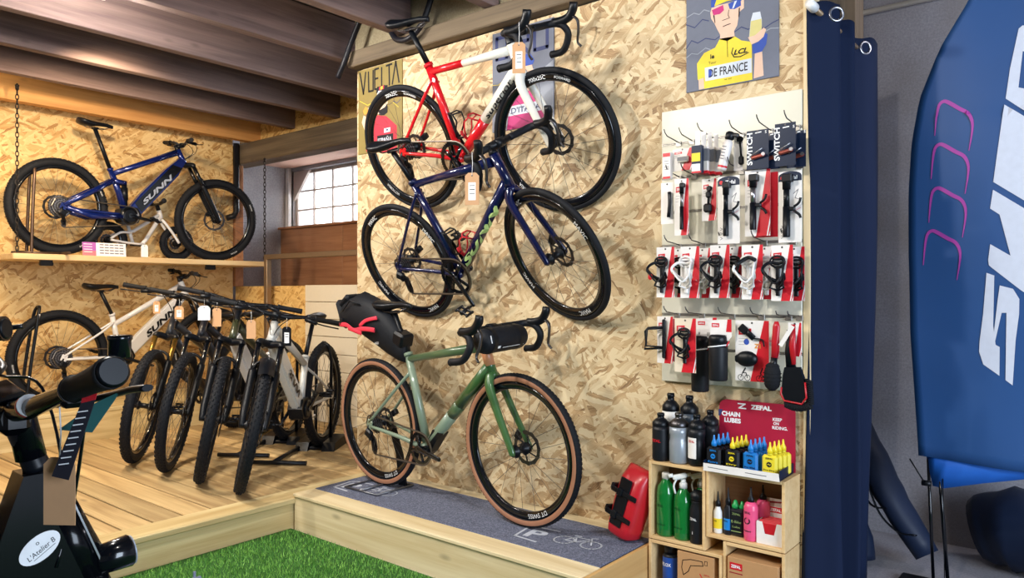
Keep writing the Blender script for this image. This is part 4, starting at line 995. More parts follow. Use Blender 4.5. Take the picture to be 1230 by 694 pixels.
C_tagw = pm('pale blue white card', (206, 216, 230), .6)
bpy.context.view_layer.update()
for (bi, off, lb, w_, h, mt, pp) in ((0, -.14, 'brown tag with white paper under the first bar of the row', .05, .085, None, True), (1, -.18, 'brown tag with pale paper under the second bar of the row', .062, .085, None, True), (2, -.215, 'pale blue white card under the bar of the third bicycle', .078, .09, C_tagw, False), (2, -.14, 'large blank brown card between the second and third bars', .058, .115, None, False), (3, -.145, 'large blank brown card beside the fork of the grey bicycle', .056, .11, None, False), (3, .06, 'black printed tag under the right grip of the grey bicycle', .055, .115, K_blk, True)):
    q_, S_, c_ = ROW[bi]; v = q_.matrix_world @ (S_ @ (Vector(c_) + Vector((.02, off, .0)))); price_tag(v.x, v.y, v.z - .055, FV * .9, lb, w_, h, .05, mat=mt, paper=pp, lines=2 if pp else 0)
# ---- black city bikes close to the camera, lower left corner
C_pbk = pm('deep black paint', (8, 10, 15), .16, coat=.0, noise=.02)
hx, hy = .066, .998
def city_M(px_, py_): return T(px_ - .81 * hx, py_ - .81 * hy, 0.012) @ rotm(0, 0, math.atan2(hy, hx))
def ex_city(b, R, bb):
    b.use(C_pbk)
    b.prism([(.806, .961), (.845, .962), (.905, .79), (.925, .72), (.74, .50), (.55, .36), (.50, .44), (.62, .58), (.76, .82)][::-1], -.034, .034, YZ @ T(0, 0, 0))
    b.use(K_stl).box((.902, -.0385, .845), (.003, .003, .12), rotm(0, -.37, 0)); b.use(C_pbk)
    b.tube([(.835, 0, .965), (.865, 0, .885)], .033, 18); b.tube([(.862, 0, .885), (.915, 0, .765)], [.036, .038], 18)
def txt_city(b, R, bb, hb, ht):
    M = T(.829, -.0352, .838) @ YZ @ rotm(0, 0, .62)
    b.use(K_wht).prism([(.034 * math.cos(2 * PI * i / 28), .021 * math.sin(2 * PI * i / 28)) for i in range(28)], 0, .0008, M)
    b.use(K_blk).text("L'Atelier B", M @ T(0, -.003, .0012), .009, .048, shear=.2); b.line([(-.018, -.011), (.02, -.011)], .0008, M, .0012); b.text('o', M @ T(.002, .009, .0012), .005)
city = dict(R=.33, wb=1.12, tr=.024, bb=(.46, -.02), st=(.30, .25), sj=(.36, .08), ht=(.835, .635), hb=(.91, .445), tf=(.82, .53), c1=C_pbk, c2=C_pbk, rd=.035, rt=.022, rs=.02, ss=(.33, .10), rimh=.026, spokes=24, cass=.06, ring=.08, rdisc=.08, fdisc=.08, bar='none', steer=0, stem=.0, spacer=.1, saddle=(.20, .52, .26), rp=.015, cf=C_pbk, pedals=True, motor=True)
_fb = flat_bar
def flat_city(root, S, c, half=.37, rise=.10, plain=False, **k):
    b = MB().use(C_pbk); b.M = S @ T(*c)
    P = lambda t, sg: Vector((.0, sg * half * t, rise * t))
    b.tube([P(1, -1), P(.62, -1), P(.5, -1), P(.2, -1), Vector((0, 0, .008)), P(.2, 1), P(.5, 1), P(.62, 1), P(1, 1)], [.012, .012, .0135, .0165, .018, .0165, .0135, .012, .012], 16)
    bar = b.build('handlebar', root)
    for sg in (-1, 1):
        a, e = P(.68, sg), P(1.0, sg); d = e - a
        b = MB().use(K_grip); b.M = S @ T(*c)
        b.tube([a + d * t for t in (0, .06, .10, .5, .8, .9, .98)], [.019, .019, .0165, .0175, .0195, .0215, .021], 18); b.use(K_blk); b.tube([a + d * .98, a + d * 1.015], [.0205, .017], 18); b.tube([a - d * .10, a - d * .0], [.0175, .0205], 18)
        if plain: b.use(K_brz); b.tube([a + d * .955, a + d * .985], .0235, 14, smooth=False)
        b.build('grip', bar)
        b = MB().use(K_blk); b.M = S @ T(*c); q = P(.54, sg); b.box(q + Vector((.018, 0, -.004)), (.04, .032, .03), None, .008)
        b.tube(catmull([q + Vector((.03, 0, -.012)), q + Vector((.052, .05 * sg, .0)), q + Vector((.056, .12 * sg, .014)), q + Vector((.060, .165 * sg, .02))], 4), .008, 8, ry=.005); b.build('brake_lever', bar)
        b = MB().use(K_gls); b.M = S; q = Vector(c) + q; b.tube(catmull([q + Vector((.03, -.03 * sg, -.01)), q + Vector((.075, -.13 * sg, -.03)), Vector(c) + Vector((.085, sg * .03, -.14)), Vector(c) + Vector((.055, sg * .035, -.26))], 6), .003, 6); b.build('brake_cable', bar)
    return bar
def city_bike(label, M, plain):
    q = thing('city_bicycle', label, 'bicycle', M, 'black city bicycles parked at the front')
    d = dict(city); d['bar'] = 'flat'
    d['extra'] = ex_city
    if not plain: d['text'] = txt_city
    else: d['spacer'] = .21
    d['barspec'] = dict(half=.36 if plain else .465, rise=.04 if plain else .11, plain=plain)
    globals()['flat_bar'] = flat_city
    S, bc = bike(q, d); globals()['flat_bar'] = _fb
    return q, S, bc
q, S, bc = city_bike('black electric city bicycle close by, an oval white sticker on its frame', city_M(-1.434, .444), False)
bc = Vector(bc)
b = MB().use(C_pbk); b.tube([(.825, 0, .985), (.812, 0, 1.05), (.812, 0, 1.075)], [.0235, .0225, .021], 18); b.box(bc + Vector((0, 0, -.004)), (.05, .06, .05), None, .012); b.build('stem_post', q)
b = MB().use(K_gls); b.box(bc + Vector((-.01, .045, .036)), (.06, .10, .012), rotm(.15, -.25, 0), .005); b.use(K_blk); b.box(bc + Vector((.0, .04, .024)), (.035, .07, .02), rotm(.15, -.25, 0), .005); b.build('display', q)
b = MB().use(K_wht); M = frame(bc + Vector((-.003, -.115, .03)), (0, -.967, .254), (-.6, .2, .8)) ; b.use(C_rb).tube([bc + Vector((-.004, -.105, .0286)), bc + Vector((-.004, -.111, .030))], .0180, 16); b.use(K_wht).tube([bc + Vector((-.004, -.113, .0306)), bc + Vector((-.004, -.117, .0318))], .0179, 16)
b.build('bar_stripe', q, label='red and white stripe')
b = MB().use(K_gls); M = T(*(bc + Vector((.035, -.385, .135)))); b.lathe([(.004, -.016), (.0145, -.014), (.0145, .008), (.016, .010), (.016, .015), (.013, .016)], M, 22); b.tube([bc + Vector((.035, -.385, .121)), bc + Vector((0, -.38, .092))], .008, 8); b.build('bell', q)
b = MB().use(C_slv); M = T(.945, -.02, .790) @ rotm(0, PI / 2 - .1, 0); b.use(K_gls).lathe([(.012, -.03), (.026, -.022), (.029, .03), (.026, .034)], M, 24); b.use(C_slv).lathe([(.0262, .0335), (.0262, .036), (.001, .034)], M, 24); b.tube([(.93, -.02, .775), (.925, 0, .75)], .012, 8); b.build('head_lamp', q)
b = MB().use(pm('blue grey plastic', (120, 132, 156), .3, .2)); vs = []
for i in range(11):
    a = 2.3 - .72 * i / 10
    for j in range(5):
        t = (j - 2) / 2; rr = .372 - .014 * t * t; vs.append((1.12 + rr * math.cos(a), t * .032 * (1 - max(0, i - 8) * .25), .33 + rr * math.sin(a)))
b.add(vs, [(i * 5 + j, i * 5 + j + 1, i * 5 + j + 6, i * 5 + j + 5) for i in range(10) for j in range(4)], True); b.tube([(1.12, .036, .33), (1.12, .034, .70)], .003, 6); b.build('mud_guard', q)
q2, S2, bc2 = city_bike('black city bicycle at the frame edge showing a ringed grip and brake lever', T(-1.866 + .81 * .706, .247 - .81 * .708, 0.012) @ rotm(0, 0, math.radians(134.9)), True)
# tags on the close bike
t0 = city_M(-1.434, .444) @ (bc + Vector((0, -.30, .07)))
price_tag(t0.x, t0.y - .014, 1.05, FV * .9, 'blank brown card tag tied to the bar of the close black city bicycle', .046, .094, .07, paper=False)
t1 = city_M(-1.434, .444) @ (bc + Vector((-.0, -.345, .078)))
r = thing('strap_label', 'dark printed strap with a red end hanging from the close handlebar', 'label', T(t1.x, t1.y, t1.z) @ rotm(0, 0, FV * .9)); b = MB().use(pm('dark woven label', (34, 34, 44), .7))
b.prism([(0, -.02), (.02, -.015), (-.018, -.125), (-.042, -.12)], -.0006, .0006, YZ); b.use(C_rb).prism([(0, -.02), (.003, -.004), (.026, .006), (.02, -.015)], -.0006, .0006, YZ); b.use(K_wht)
for k in range(9): b.line([(-.004 - k * .0034, -.032 - k * .009), (.010 - k * .0034, -.030 - k * .009)], .0016, YZ, .0012)
b.build('strap', r)
r = thing('hang_tag', 'teal green folded card behind the close handlebar', 'tag', T(t1.x - .03, t1.y + .03, t1.z - .01) @ rotm(0, 0, FV * .9)); b = MB().use(pm('teal card', (42, 98, 98), .6)); b.prism([(-.055, -.055), (-.005, -.058), (.028, -.012), (.035, .0), (.0, -.016)], -.0006, .0006, YZ); b.build('tag_card', r)

# ---- bags on the gravel bike
C_fab = pm('black pack fabric', (14, 18, 26), .62, bump=.4, scale=60, noise=.15)
C_pink = pm('coral red webbing', (230, 52, 74), .6)
GM = plane_M((-3.166, 2.715, .556), (-2.1, 2.635, .556), 4, .352)
r = thing('saddle_bag', 'black saddle pack with coral red strap under the seat of the green bicycle', 'bag', GM)
b = MB().use(C_fab)
cl = [(-.255, .585), (-.20, .60), (-.10, .61), (.0, .575), (.10, .52), (.19, .455), (.25, .40), (.285, .365)]
hr = [.055, .085, .11, .12, .11, .088, .055, .022]; wr = [.05, .075, .085, .08, .068, .052, .04, .024]
rg = random.Random(5)
P = [Vector((x, 0, z + .352)) for x, z in cl]; n = 18; vs = []
for i, p in enumerate(P):
    a = P[max(0, i - 1)]; c = P[min(len(P) - 1, i + 1)]; t = (c - a).normalized(); u = Vector((-t.z, 0, t.x))
    for j in range(n):
        an = 2 * PI * j / n; k = 1 + rg.uniform(-.06, .06) * (1.6 if i < 3 else .6); vs.append(p + u * (hr[i] * math.sin(an) * k) + Vector((0, wr[i] * math.cos(an) * k, 0)))
b.add(vs, [(i * n + j, i * n + (j + 1) % n, (i + 1) * n + (j + 1) % n, (i + 1) * n + j) for i in range(len(P) - 1) for j in range(n)] + [tuple(range(n))[::-1], tuple(range((len(P) - 1) * n, len(P) * n))], True)
bag = b.build('pack_body', r)
b = MB().use(C_fab); b.box((-.235, 0, .352 + .60), (.045, .13, .17), rotm(0, -.35, 0), .02); b.box((-.20, 0, .352 + .675), (.10, .12, .04), rotm(0, -.6, 0), .015); b.build('roll_top', r)
b = MB().use(C_pink)
for sg in (-1, 1):
    b.tube(catmull([(-.21, sg * .078, .352 + .545), (-.12, sg * .093, .352 + .545), (-.05, sg * .096, .352 + .52), (.03, sg * .094, .352 + .53), (.12, sg * .082, .352 + .525)], 4), .003, 8, ry=.013, up=(0, 0, 1)); b.tube(catmull([(-.0, sg * .092, .352 + .545), (.05, sg * .085, .352 + .575), (.13, sg * .07, .352 + .59)], 4), .003, 8, ry=.010, up=(0, 0, 1)); b.tube([(-.10, sg * .098, .352 + .53), (.02, sg * .098, .352 + .505)], .003, 8, ry=.011, up=(0, 0, 1))
b.build('strap', r, label='coral red webbing strap')
b = MB().use(K_blk); b.box((.255, 0, .352 + .475), (.085, .09, .075), rotm(0, .35, 0), .012); b.build('seat_post_strap', r); b = MB().use(K_blk)
for sg in (-1, 1): b.tube([(-.17, sg * .082, .352 + .62), (-.09, sg * .085, .352 + .68), (-.02, sg * .07, .352 + .66)], .004, 6); b.box((-.19, sg * .078, .352 + .56), (.03, .012, .04), None, .004)
b.build('lacing_cord', r)
b = MB().use(K_wht); b.text('AGU', T(.125, -.078, .352 + .455) @ YZ @ rotm(0, 0, .12), .012); b.build('brand_print', r)
r = thing('handlebar_bag', 'small black roll bag strapped to the bar of the green bicycle', 'bag', GM)
bcg = Vector(bc_gr); b = MB().use(C_fab); M = T(*(bcg + Vector((.058, .0, -.045)))) @ AX
b.lathe([(.001, -.145), (.03, -.143), (.05, -.132), (.058, -.11), (.059, 0), (.058, .11), (.05, .132), (.03, .143), (.001, .145)], M, 28); b.build('roll_body', r)
b = MB().use(K_blk)
for yy in (-.085, .085): b.lathe([(.0605, yy - .012), (.0605, yy + .012)], M, 28, caps=False); b.tube([bcg + Vector((.0, yy * .7, .0)), bcg + Vector((.03, yy, -.0))], .012, 8)
b.build('strap', r)
b = MB().use(K_wht); fx = bcg + Vector((.058, 0, -.045))
def cyl_print(b, x0, x1, a, w_):
    b.add([fx + Vector((.0597 * math.cos(t), y, .0597 * math.sin(t))) for y, t in ((x0, a), (x1, a), (x1, a + w_), (x0, a + w_))], [(0, 1, 2, 3)])
cyl_print(b, -.04, .10, -.62, .05); cyl_print(b, -.075, -.055, -.62, .22); cyl_print(b, -.118, -.112, -.1, .6); b.build('brand_print', r)
# red roll bag on the plinth
r = thing('pannier_bag', 'red roll top bag with black panel leaning by the wooden crates', 'bag', T(-1.662, 2.80, .213) @ rotm(0, 0, -.25) @ rotm(-.18, .20, 0) @ T(0, 0, .004))
C_rbag = pm('red tarpaulin', (190, 26, 40), .35, coat=.2, bump=.3, scale=30)
b = MB().use(C_rbag)
prof = [(.0, .050, .045), (.012, .064, .056), (.05, .070, .06), (.15, .072, .062), (.25, .068, .055), (.29, .064, .03), (.31, .062, .014)]
n = 20; vs = []
for (z, rx, ry) in prof:
    for j in range(n):
        a = 2 * PI * j / n; k = (abs(math.cos(a)) ** 4 + abs(math.sin(a)) ** 4) ** -.25; vs.append((rx * math.cos(a) * k, ry * math.sin(a) * k, z))
b.add(vs, [(i * n + j, i * n + (j + 1) % n, (i + 1) * n + (j + 1) % n, (i + 1) * n + j) for i in range(len(prof) - 1) for j in range(n)] + [tuple(range(n))[::-1], tuple(range((len(prof) - 1) * n, len(prof) * n))], True); b.build('bag_body', r)
b = MB().use(K_blk); b.box((-.008, -.064, .15), (.066, .008, .21), None, .004); b.text('EVOC', T(-.008, -.069, .245) @ YZ, .008)
b.build('back_panel', r, label='black mounting panel')
for zz in (.09, .19):
    b = MB().use(K_blk); b.box((0, -.070, zz), (.15, .010, .022), None, .004); b.box((-.078, -.04, zz + .005), (.022, .05, .03), None, .005); b.box((-.02, -.073, zz + .0), (.03, .016, .032), None, .004); b.build('strap', r)
# black hose looped under the roof beams
b = MB().use(pm('black rubber hose', (22, 22, 30), .4)); hs = [(-3.72, 2.86, 2.60), (-3.66, 2.86, 2.68), (-3.60, 2.87, 2.80), (-3.50, 2.88, 2.95), (-3.40, 2.88, 2.97), (-3.25, 2.86, 2.80), (-3.17, 2.85, 2.715), (-3.07, 2.85, 2.70), (-2.98, 2.86, 2.76), (-2.92, 2.87, 2.88), (-2.88, 2.88, 3.02)]
b.tube(catmull(hs, 6), .017, 10); tag(b.build('black_hose'), 'black rubber hose looping down under the roof joists above the saddle', 'hose')

# ---- posters
def poster(label, x, z, draw, bgc, w_=.40, h=.52):
    r = thing('cycling_poster', label, 'poster', T(x, WY - .0065, z), 'cycling posters on the strand board wall')
    b = MB().use(bgc); b.bx(0, w_, 0, .006, 0, h, .001); b.build('poster_board', r)
    b = MB(); draw(b); b.build('poster_print', r); return r
def PZ(k): return Matrix(((1, 0, 0, 0), (0, 0, -1, -.0004 - .00025 * k), (0, 1, 0, 0), (0, 0, 0, 1)))
C_sky = pm('slate print', (104, 110, 128), .6); C_yel = pm('yellow print', (236, 210, 54), .6); C_skin = pm('skin tone print', (226, 190, 168), .6); C_navp = pm('navy print', (40, 52, 104), .6); C_blup = pm('blue print', (40, 76, 170), .6)
C_mag = pm('magenta print', (196, 40, 120), .6); C_inkp = pm('black print', (26, 26, 34), .6); C_palp = pm('pale blue print', (206, 214, 228), .6); C_redp = pm('crimson print', (206, 36, 62), .6); C_gldp = pm('old gold print', (138, 120, 62), .6); C_lgry = pm('light grey print', (150, 156, 170), .6)
def tour(b):
    def P(L): return [((x - 215) / 560 * .40, (550 - (x - 215) * .17 - y) / 1353) for x, y in L]
    F = lambda mat, L, k: b.use(mat).poly(P(L), PZ(k))
    for (c, L) in ((C_lgry, [(215, 110), (265, 85), (300, 95), (330, 70), (365, 80)]), (C_lgry, [(215, 345), (250, 320), (290, 325), (340, 290), (370, 300)]), (C_navp, [(215, 150), (270, 170), (320, 125), (360, 135)]), (C_navp, [(215, 290), (250, 245), (290, 260), (340, 235), (400, 245), (430, 225)]), (C_navp, [(520, 205), (560, 180), (600, 195), (650, 170), (690, 195), (740, 165), (775, 150)]), (C_lgry, [(560, 30), (600, 10), (640, 30), (700, -10), (775, -30)]), (C_lgry, [(690, 215), (730, 195), (775, 195)])):
        b.use(c).line(P(L), .004, PZ(.5))
    F(C_yel, [(285, 380), (330, 320), (400, 290), (430, 240), (520, 230), (560, 255), (620, 265), (625, 474), (330, 526), (330, 460), (290, 475)], 1)
    F(C_skin, [(295, 472), (328, 462), (331, 524), (298, 531)], 1); F(C_skin, [(640, 310), (680, 300), (690, 452), (632, 468)], 1); F(C_blup, [(628, 330), (625, 280), (650, 270), (690, 215), (712, 225), (705, 280), (680, 320), (640, 330)], 2)
    F(C_skin, [(370, 90), (380, 55), (560, 30), (575, 25), (575, 75), (548, 95), (535, 170), (505, 220), (445, 240), (415, 190), (395, 150), (375, 125)], 2); F(C_skin, [(432, 200), (515, 190), (520, 232), (475, 255), (430, 245)], 1)
    F(C_blup, [(375, 60), (375, 20), (400, -10), (440, -20), (520, -20), (560, 0), (560, 35), (480, 25), (390, 60)], 3); F(C_yel, [(395, 55), (410, 15), (470, -15), (535, -10), (560, 15), (470, 30)], 4)
    F(C_mag, [(380, 75), (450, 50), (455, 80), (430, 100), (390, 105)], 5); F(C_blup, [(480, 45), (555, 22), (558, 60), (520, 78), (490, 75)], 5); F(C_palp, [(520, 34), (535, 30), (515, 72), (505, 75)], 6)
    b.use(C_inkp).line(P([(485, 80), (480, 110), (490, 125), (445, 138)]), .002, PZ(6)); b.line(P([(450, 172), (470, 165), (495, 158)]), .003, PZ(6)); b.line(P([(475, 240), (478, 345)]), .002, PZ(6)); F(C_inkp, [(388, 105), (398, 150), (402, 150), (396, 105)], 5); F(C_inkp, [(545, 75), (552, 70), (548, 120), (543, 125)], 5)
    F(C_palp, [(335, 405), (620, 355), (622, 435), (338, 482)], 3)
    q = P([(478, 418)])[0]; b.use(C_inkp).text('DE FRANCE', T(q[0], 0, q[1]) @ PZ(5) @ rotm(0, 0, 0) , .036, .170, bold=.01)
    q = P([(372, 435)])[0]; b.use(C_blup).poly([(q[0] - .009, q[1] - .017), (q[0] + .004, q[1] - .012), (q[0] + .006, q[1] + .008), (q[0] - .009, q[1] + .018)], PZ(6))
    q = P([(555, 315)])[0]; b.use(C_inkp).text('LCL', T(q[0], 0, q[1]) @ PZ(3), .022, .06, bold=.04, shear=.3)
    b.line([(q[0] - .032, q[1] + .02), (q[0] - .038, q[1]), (q[0] - .028, q[1] - .018), (q[0] + .0, q[1] - .022), (q[0] + .034, q[1] - .012)], .004, PZ(3))
    q = P([(383, 340)])[0]; b.text('le', T(q[0], 0, q[1]) @ PZ(3), .02, bold=.03); q = P([(383, 375)])[0]; b.text('Tour', T(q[0], 0, q[1]) @ PZ(3), .012)
    q = P([(478, 470)])[0]; b.text('Tdf. 1903', T(q[0], 0, q[1]) @ PZ(4), .006)
    F(C_palp, [(605, 245), (615, 150), (628, 105), (670, 100), (680, 145), (680, 190), (660, 240)], 3); F(pm('pale gold print', (206, 196, 128), .6), [(607, 240), (617, 150), (678, 140), (680, 190), (655, 240)], 4); F(C_skin, [(600, 240), (640, 230), (690, 190), (705, 200), (690, 240), (660, 265), (620, 280)], 5)
    b.use(C_navp).text('LE TOUR', T(.165, 0, .468) @ PZ(1), .055, .30, bold=.05)
poster('grey poster of a cyclist in yellow jersey and coloured glasses above the cream panel', -1.441, 2.141, tour, C_sky)
def vuelta(b):
    def P(L): return [((x - 48) / 317 * .40, .52 - (y - (140 - (x - 48) * .205)) / 1129) for x, y in L]
    F = lambda mat, L, k: b.use(mat).poly(P(L), PZ(k))
    b.use(C_inkp)
    for L in ([(62, 155), (88, 300), (105, 150)], [(125, 150), (128, 285), (160, 280), (160, 140)], [(200, 270), (172, 270), (172, 135), (200, 128)], [(172, 200), (195, 195)], [(222, 125), (222, 255), (245, 250)], [(255, 115), (295, 105)], [(275, 110), (278, 245)], [(298, 240), (322, 90), (345, 230)]): b.line(P(L), .012, PZ(1))
    b.use(C_yel).line(P([(60, 350), (120, 380), (180, 350), (240, 400), (300, 360), (340, 395)]), .003, PZ(1)); b.use(C_navp).line(P([(270, 380), (310, 355), (330, 370), (355, 345)]), .004, PZ(1))
    F(C_redp, [(105, 560), (120, 470), (185, 450), (255, 455), (330, 520), (330, 700), (130, 700)], 2); F(C_skin, [(180, 400), (180, 330), (205, 290), (255, 285), (268, 340), (262, 420), (225, 450), (195, 440)], 3)
    F(C_inkp, [(200, 420), (245, 395), (265, 370), (265, 430), (240, 450), (205, 450)], 4); F(C_inkp, [(182, 300), (190, 255), (265, 245), (268, 290), (215, 285)], 4); F(C_redp, [(205, 258), (240, 245), (240, 270), (205, 280)], 5); F(C_yel, [(215, 258), (230, 250), (230, 270), (215, 276)], 6); F(C_palp, [(180, 330), (200, 282), (250, 280), (262, 310), (200, 320)], 5)
    F(C_inkp, [(190, 590), (305, 570), (305, 640), (190, 650)], 3); q = P([(245, 612)])[0]; b.use(C_palp).text('ESPA\u00d1A', T(q[0], 0, q[1]) @ PZ(5), .034, .125, bold=.02)
    F(C_palp, [(240, 540), (285, 530), (285, 560), (240, 570)], 3); b.use(C_navp).ball(Vector((P([(262, 548)])[0][0], -.0014, P([(262, 548)])[0][1])), (.018, .0006, .012), 8)
    F(C_skin, [(75, 500), (90, 450), (125, 470), (120, 600), (100, 560)], 3); F(pm('orange print', (226, 150, 60), .6), [(85, 420), (105, 390), (125, 400), (120, 440), (95, 445)], 4); F(C_palp, [(120, 400), (150, 390), (150, 430), (125, 440)], 4); F(C_redp, [(105, 600), (130, 590), (130, 700), (110, 700)], 3)
poster('old gold poster of a bearded cyclist in red jersey', -3.652, 2.13, vuelta, C_gldp)
def giro(b):
    F = lambda mat, L, k: b.use(mat).poly(L, PZ(k))
    b.use(C_navp)
    for L in ([(.10, .40), (.10, .49), (.03, .49), (.03, .38), (.10, .38), (.10, .43), (.07, .43)], [(.14, .49), (.14, .38)], [(.18, .38), (.18, .49), (.24, .49), (.24, .44), (.18, .44), (.24, .38)], [(.28, .38), (.28, .49), (.36, .49), (.36, .38), (.28, .38)]): b.line(L, .02, PZ(1))
    F(C_lgry, [(0, .20), (.10, .26), (.16, .24), (.24, .30), (.32, .27), (.40, .31), (.40, .0), (0, .0)], 1); b.use(C_yel).line([(0, .25), (.04, .245), (.08, .26)], .003, PZ(2))
    F(C_mag, [(.10, .0), (.12, .14), (.18, .18), (.27, .18), (.34, .12), (.36, .0)], 3); F(C_skin, [(.19, .19), (.18, .29), (.20, .33), (.26, .33), (.275, .27), (.26, .20), (.23, .17)], 4); F(C_blup, [(.175, .31), (.18, .36), (.25, .375), (.28, .33), (.27, .31)], 5); F(C_palp, [(.10, .07), (.34, .07), (.34, .12), (.12, .12)], 5)
    b.use(C_navp).text("D'ITALIA", T(.225, 0, .095) @ PZ(6), .03, .19, bold=.02)
poster('grey poster with large dark letters behind the red and white bicycle front fork', -2.55, 2.118, giro, C_sky)
# leaflets on the shelf
r = thing('price_board', 'purple and white printed card propped on the shelf by the rear wheel', 'card', T(-6.135, 2.44, SHZ) @ rotm(0, 0, PI / 2 + .06) @ rotm(-.08, 0, 0)); b = MB().use(K_pap); b.bx(-.13, .20, -.001, .001, 0, .105)
b.use(pm('violet print', (176, 96, 180), .5)).bx(-.13, -.03, -.0018, -.001, 0, .105); b.use(pm('coral print', (236, 120, 130), .5)).bx(-.13, -.03, -.0020, -.001, 0, .04); b.use(C_inkp)
b.use(K_wht)
for k in range(4): b.line([(-.12, .09 - k * .02), (-.06, .09 - k * .02)], .005, YZ, .0024)
b.use(pm('grey print', (120, 112, 126), .5))
for i in range(5):
    for k in range(4): b.line([(.0 + i * .038, .09 - k * .022), (.026 + i * .038, .09 - k * .022)], .009, YZ, .0014)
b.build('printed_card', r)
price_tag(-6.125, 2.775, SHZ + .105, PI / 2, 'white card tag standing on the shelf in front of the balance bicycle', .055, .10, .02, mat=K_pap, paper=False, lines=4)
# ---- cream slat wall panel with peg hooks
PX0, PX1, PZ0, PZ1, PY = -1.553, -0.947, .881, 2.077, WY - .018
C_crm = pm('cream laminate', (216, 212, 194), .35, noise=.02)
r = thing('slatwall', 'cream slat wall panel carrying the hanging accessories on the strand board wall', 'panel')
zs = [1.034, 1.18, 1.327, 1.479, 1.626, 1.775, 1.925]
edges = [PZ0] + zs + [PZ1]
b = MB().use(C_crm)
for a, c in zip(edges[:-1], edges[1:]): b.bx(PX0, PX1, PY, WY - .002, a + .005, c - .005, .002)
b.bx(PX0, PX1, PY + .010, WY - .001, PZ0 + .01, PZ1 - .01); b.build('slat_board', r)
for z in zs:
    b = MB().use(pm('dull aluminium', (150, 146, 140), .4, .85)); b.bx(PX0 + .001, PX1 - .001, PY - .001, PY + .008, z - .005, z - .0015); b.bx(PX0 + .001, PX1 - .001, PY - .001, PY + .008, z + .0015, z + .005); b.build('slat_insert', r)
hooks = []
def hook(x, z, ln=.15, rise=.012):
    hooks.append((x, z, ln, rise))
C_wcard = pm('white card print', (236, 232, 230), .45); C_rcard = pm('red card print', (204, 22, 40), .4); C_bge = pm('cream card print', (226, 212, 190), .5); C_ncard = pm('navy card print', (16, 32, 58), .4); C_dred = pm('dark red card print', (150, 18, 40), .45)
C_gpl = pm('grey plastic', (110, 112, 120), .45); C_wpl = pm('white plastic', (232, 230, 228), .35); C_pur = pm('red brown anodised metal', (140, 70, 60), .35, .6)
CY = Matrix(((1, 0, 0, 0), (0, 0, -1, 0), (0, 1, 0, 0), (0, 0, 0, 1)))
def card(name, label, cat, x, z, y, w_, h, kind='wedge', extra=None, rz=0.0, group='carded accessories on the slat wall'):
    """x, z: card centre; y: its depth; faces -y"""
    q = thing(name, label, cat, T(x, y, z) @ rotm(0, 0, rz), group)
    b = MB(); t = .0009
    bc_ = {'wedge': C_wcard, 'beige': C_bge, 'navy': C_ncard, 'red': C_rcard, 'grey': C_wcard, 'plain': C_wcard, 'dred': C_dred}[kind]
    b.use(bc_).prism([(-w_ / 2, -h / 2), (w_ / 2, -h / 2), (w_ / 2, h / 2), (-w_ / 2, h / 2)], -t, t, CY)
    if kind in ('wedge', 'beige'):
        b.use(C_rcard).prism([(-w_ * .05 if kind == 'wedge' else -w_ * .18, -h / 2), (w_ * .44, -h / 2), (w_ / 2, -h * .42), (w_ / 2, h * .5), (w_ * .36, h * .5)], t, t + .0004, CY)
        b.use(K_wht).prism([(w_ * .36, -h / 2), (w_ * .41, -h / 2), (w_ * .5, -h * .3), (w_ * .5, -h * .2)], t + .0004, t + .0008, CY)
    if kind == 'grey':
        b.use(C_ncard).prism([(w_ * .5 * math.cos(PI * i / 10), h * .5 - w_ * .22 + w_ * .22 * math.sin(PI * i / 10)) for i in range(11)] + [(-w_ / 2, h * .36), (w_ / 2, h * .36)], t, t + .0004, CY)
        b.use(K_wht).text('Zefal', T(w_ * .08, 0, h * .41) @ CY @ T(0, 0, .0016), w_ * .17, bold=.02); b.use(C_rcard).lathe([(w_ * .09, .0013), (w_ * .09, .0016)], T(-w_ * .34, 0, h * .41) @ CY, 12)
        b.use(C_gpl)
        for i in range(3): b.line([(-w_ * .38, -h * (.26 + i * .07)), (-w_ * .28, -h * (.28 + i * .07)), (-w_ * .38, -h * (.30 + i * .07))], .0018, CY, t + .0006)
        b.line([(w_ * .15, h * .18), (w_ * .36, h * .24), (w_ * .22, h * .12), (w_ * .40, h * .10)], .0022, CY, t + .0006)
        b.use(C_rcard).line([(w_ * .1, -h * .08), (w_ * .46, -h * .02)], .0016, CY, t + .0006)
    if kind in ('wedge', 'beige'):
        b.use(C_rcard).prism([(-w_ * .40, h * .26), (-w_ * .02, h * .27), (-w_ * .02, h * .37), (-w_ * .40, h * .36)], t, t + .0005, CY); b.use(K_wht).text('ZEFAL', T(-w_ * .21, 0, h * .315) @ CY @ T(0, 0, t + .0007), h * .045, w_ * .28, bold=.03)
        b.use(C_gpl)
        for i in range(3): b.line([(-w_ * .40, h * (.20 - i * .05)), (-w_ * (.12 + .05 * i), h * (.20 - i * .05))], .0012, CY, t + .0006)
    b.use(K_dst).lathe([(.004, t), (.004, t + .0009)], T(0, 0, h * .46) @ CY, 8)
    b.build('backing_card', q)
    if extra: extra(q)
    return q
def dangle(q, name, fn, label=None):
    b = MB(); fn(b); return b.build(name, q, label=label)
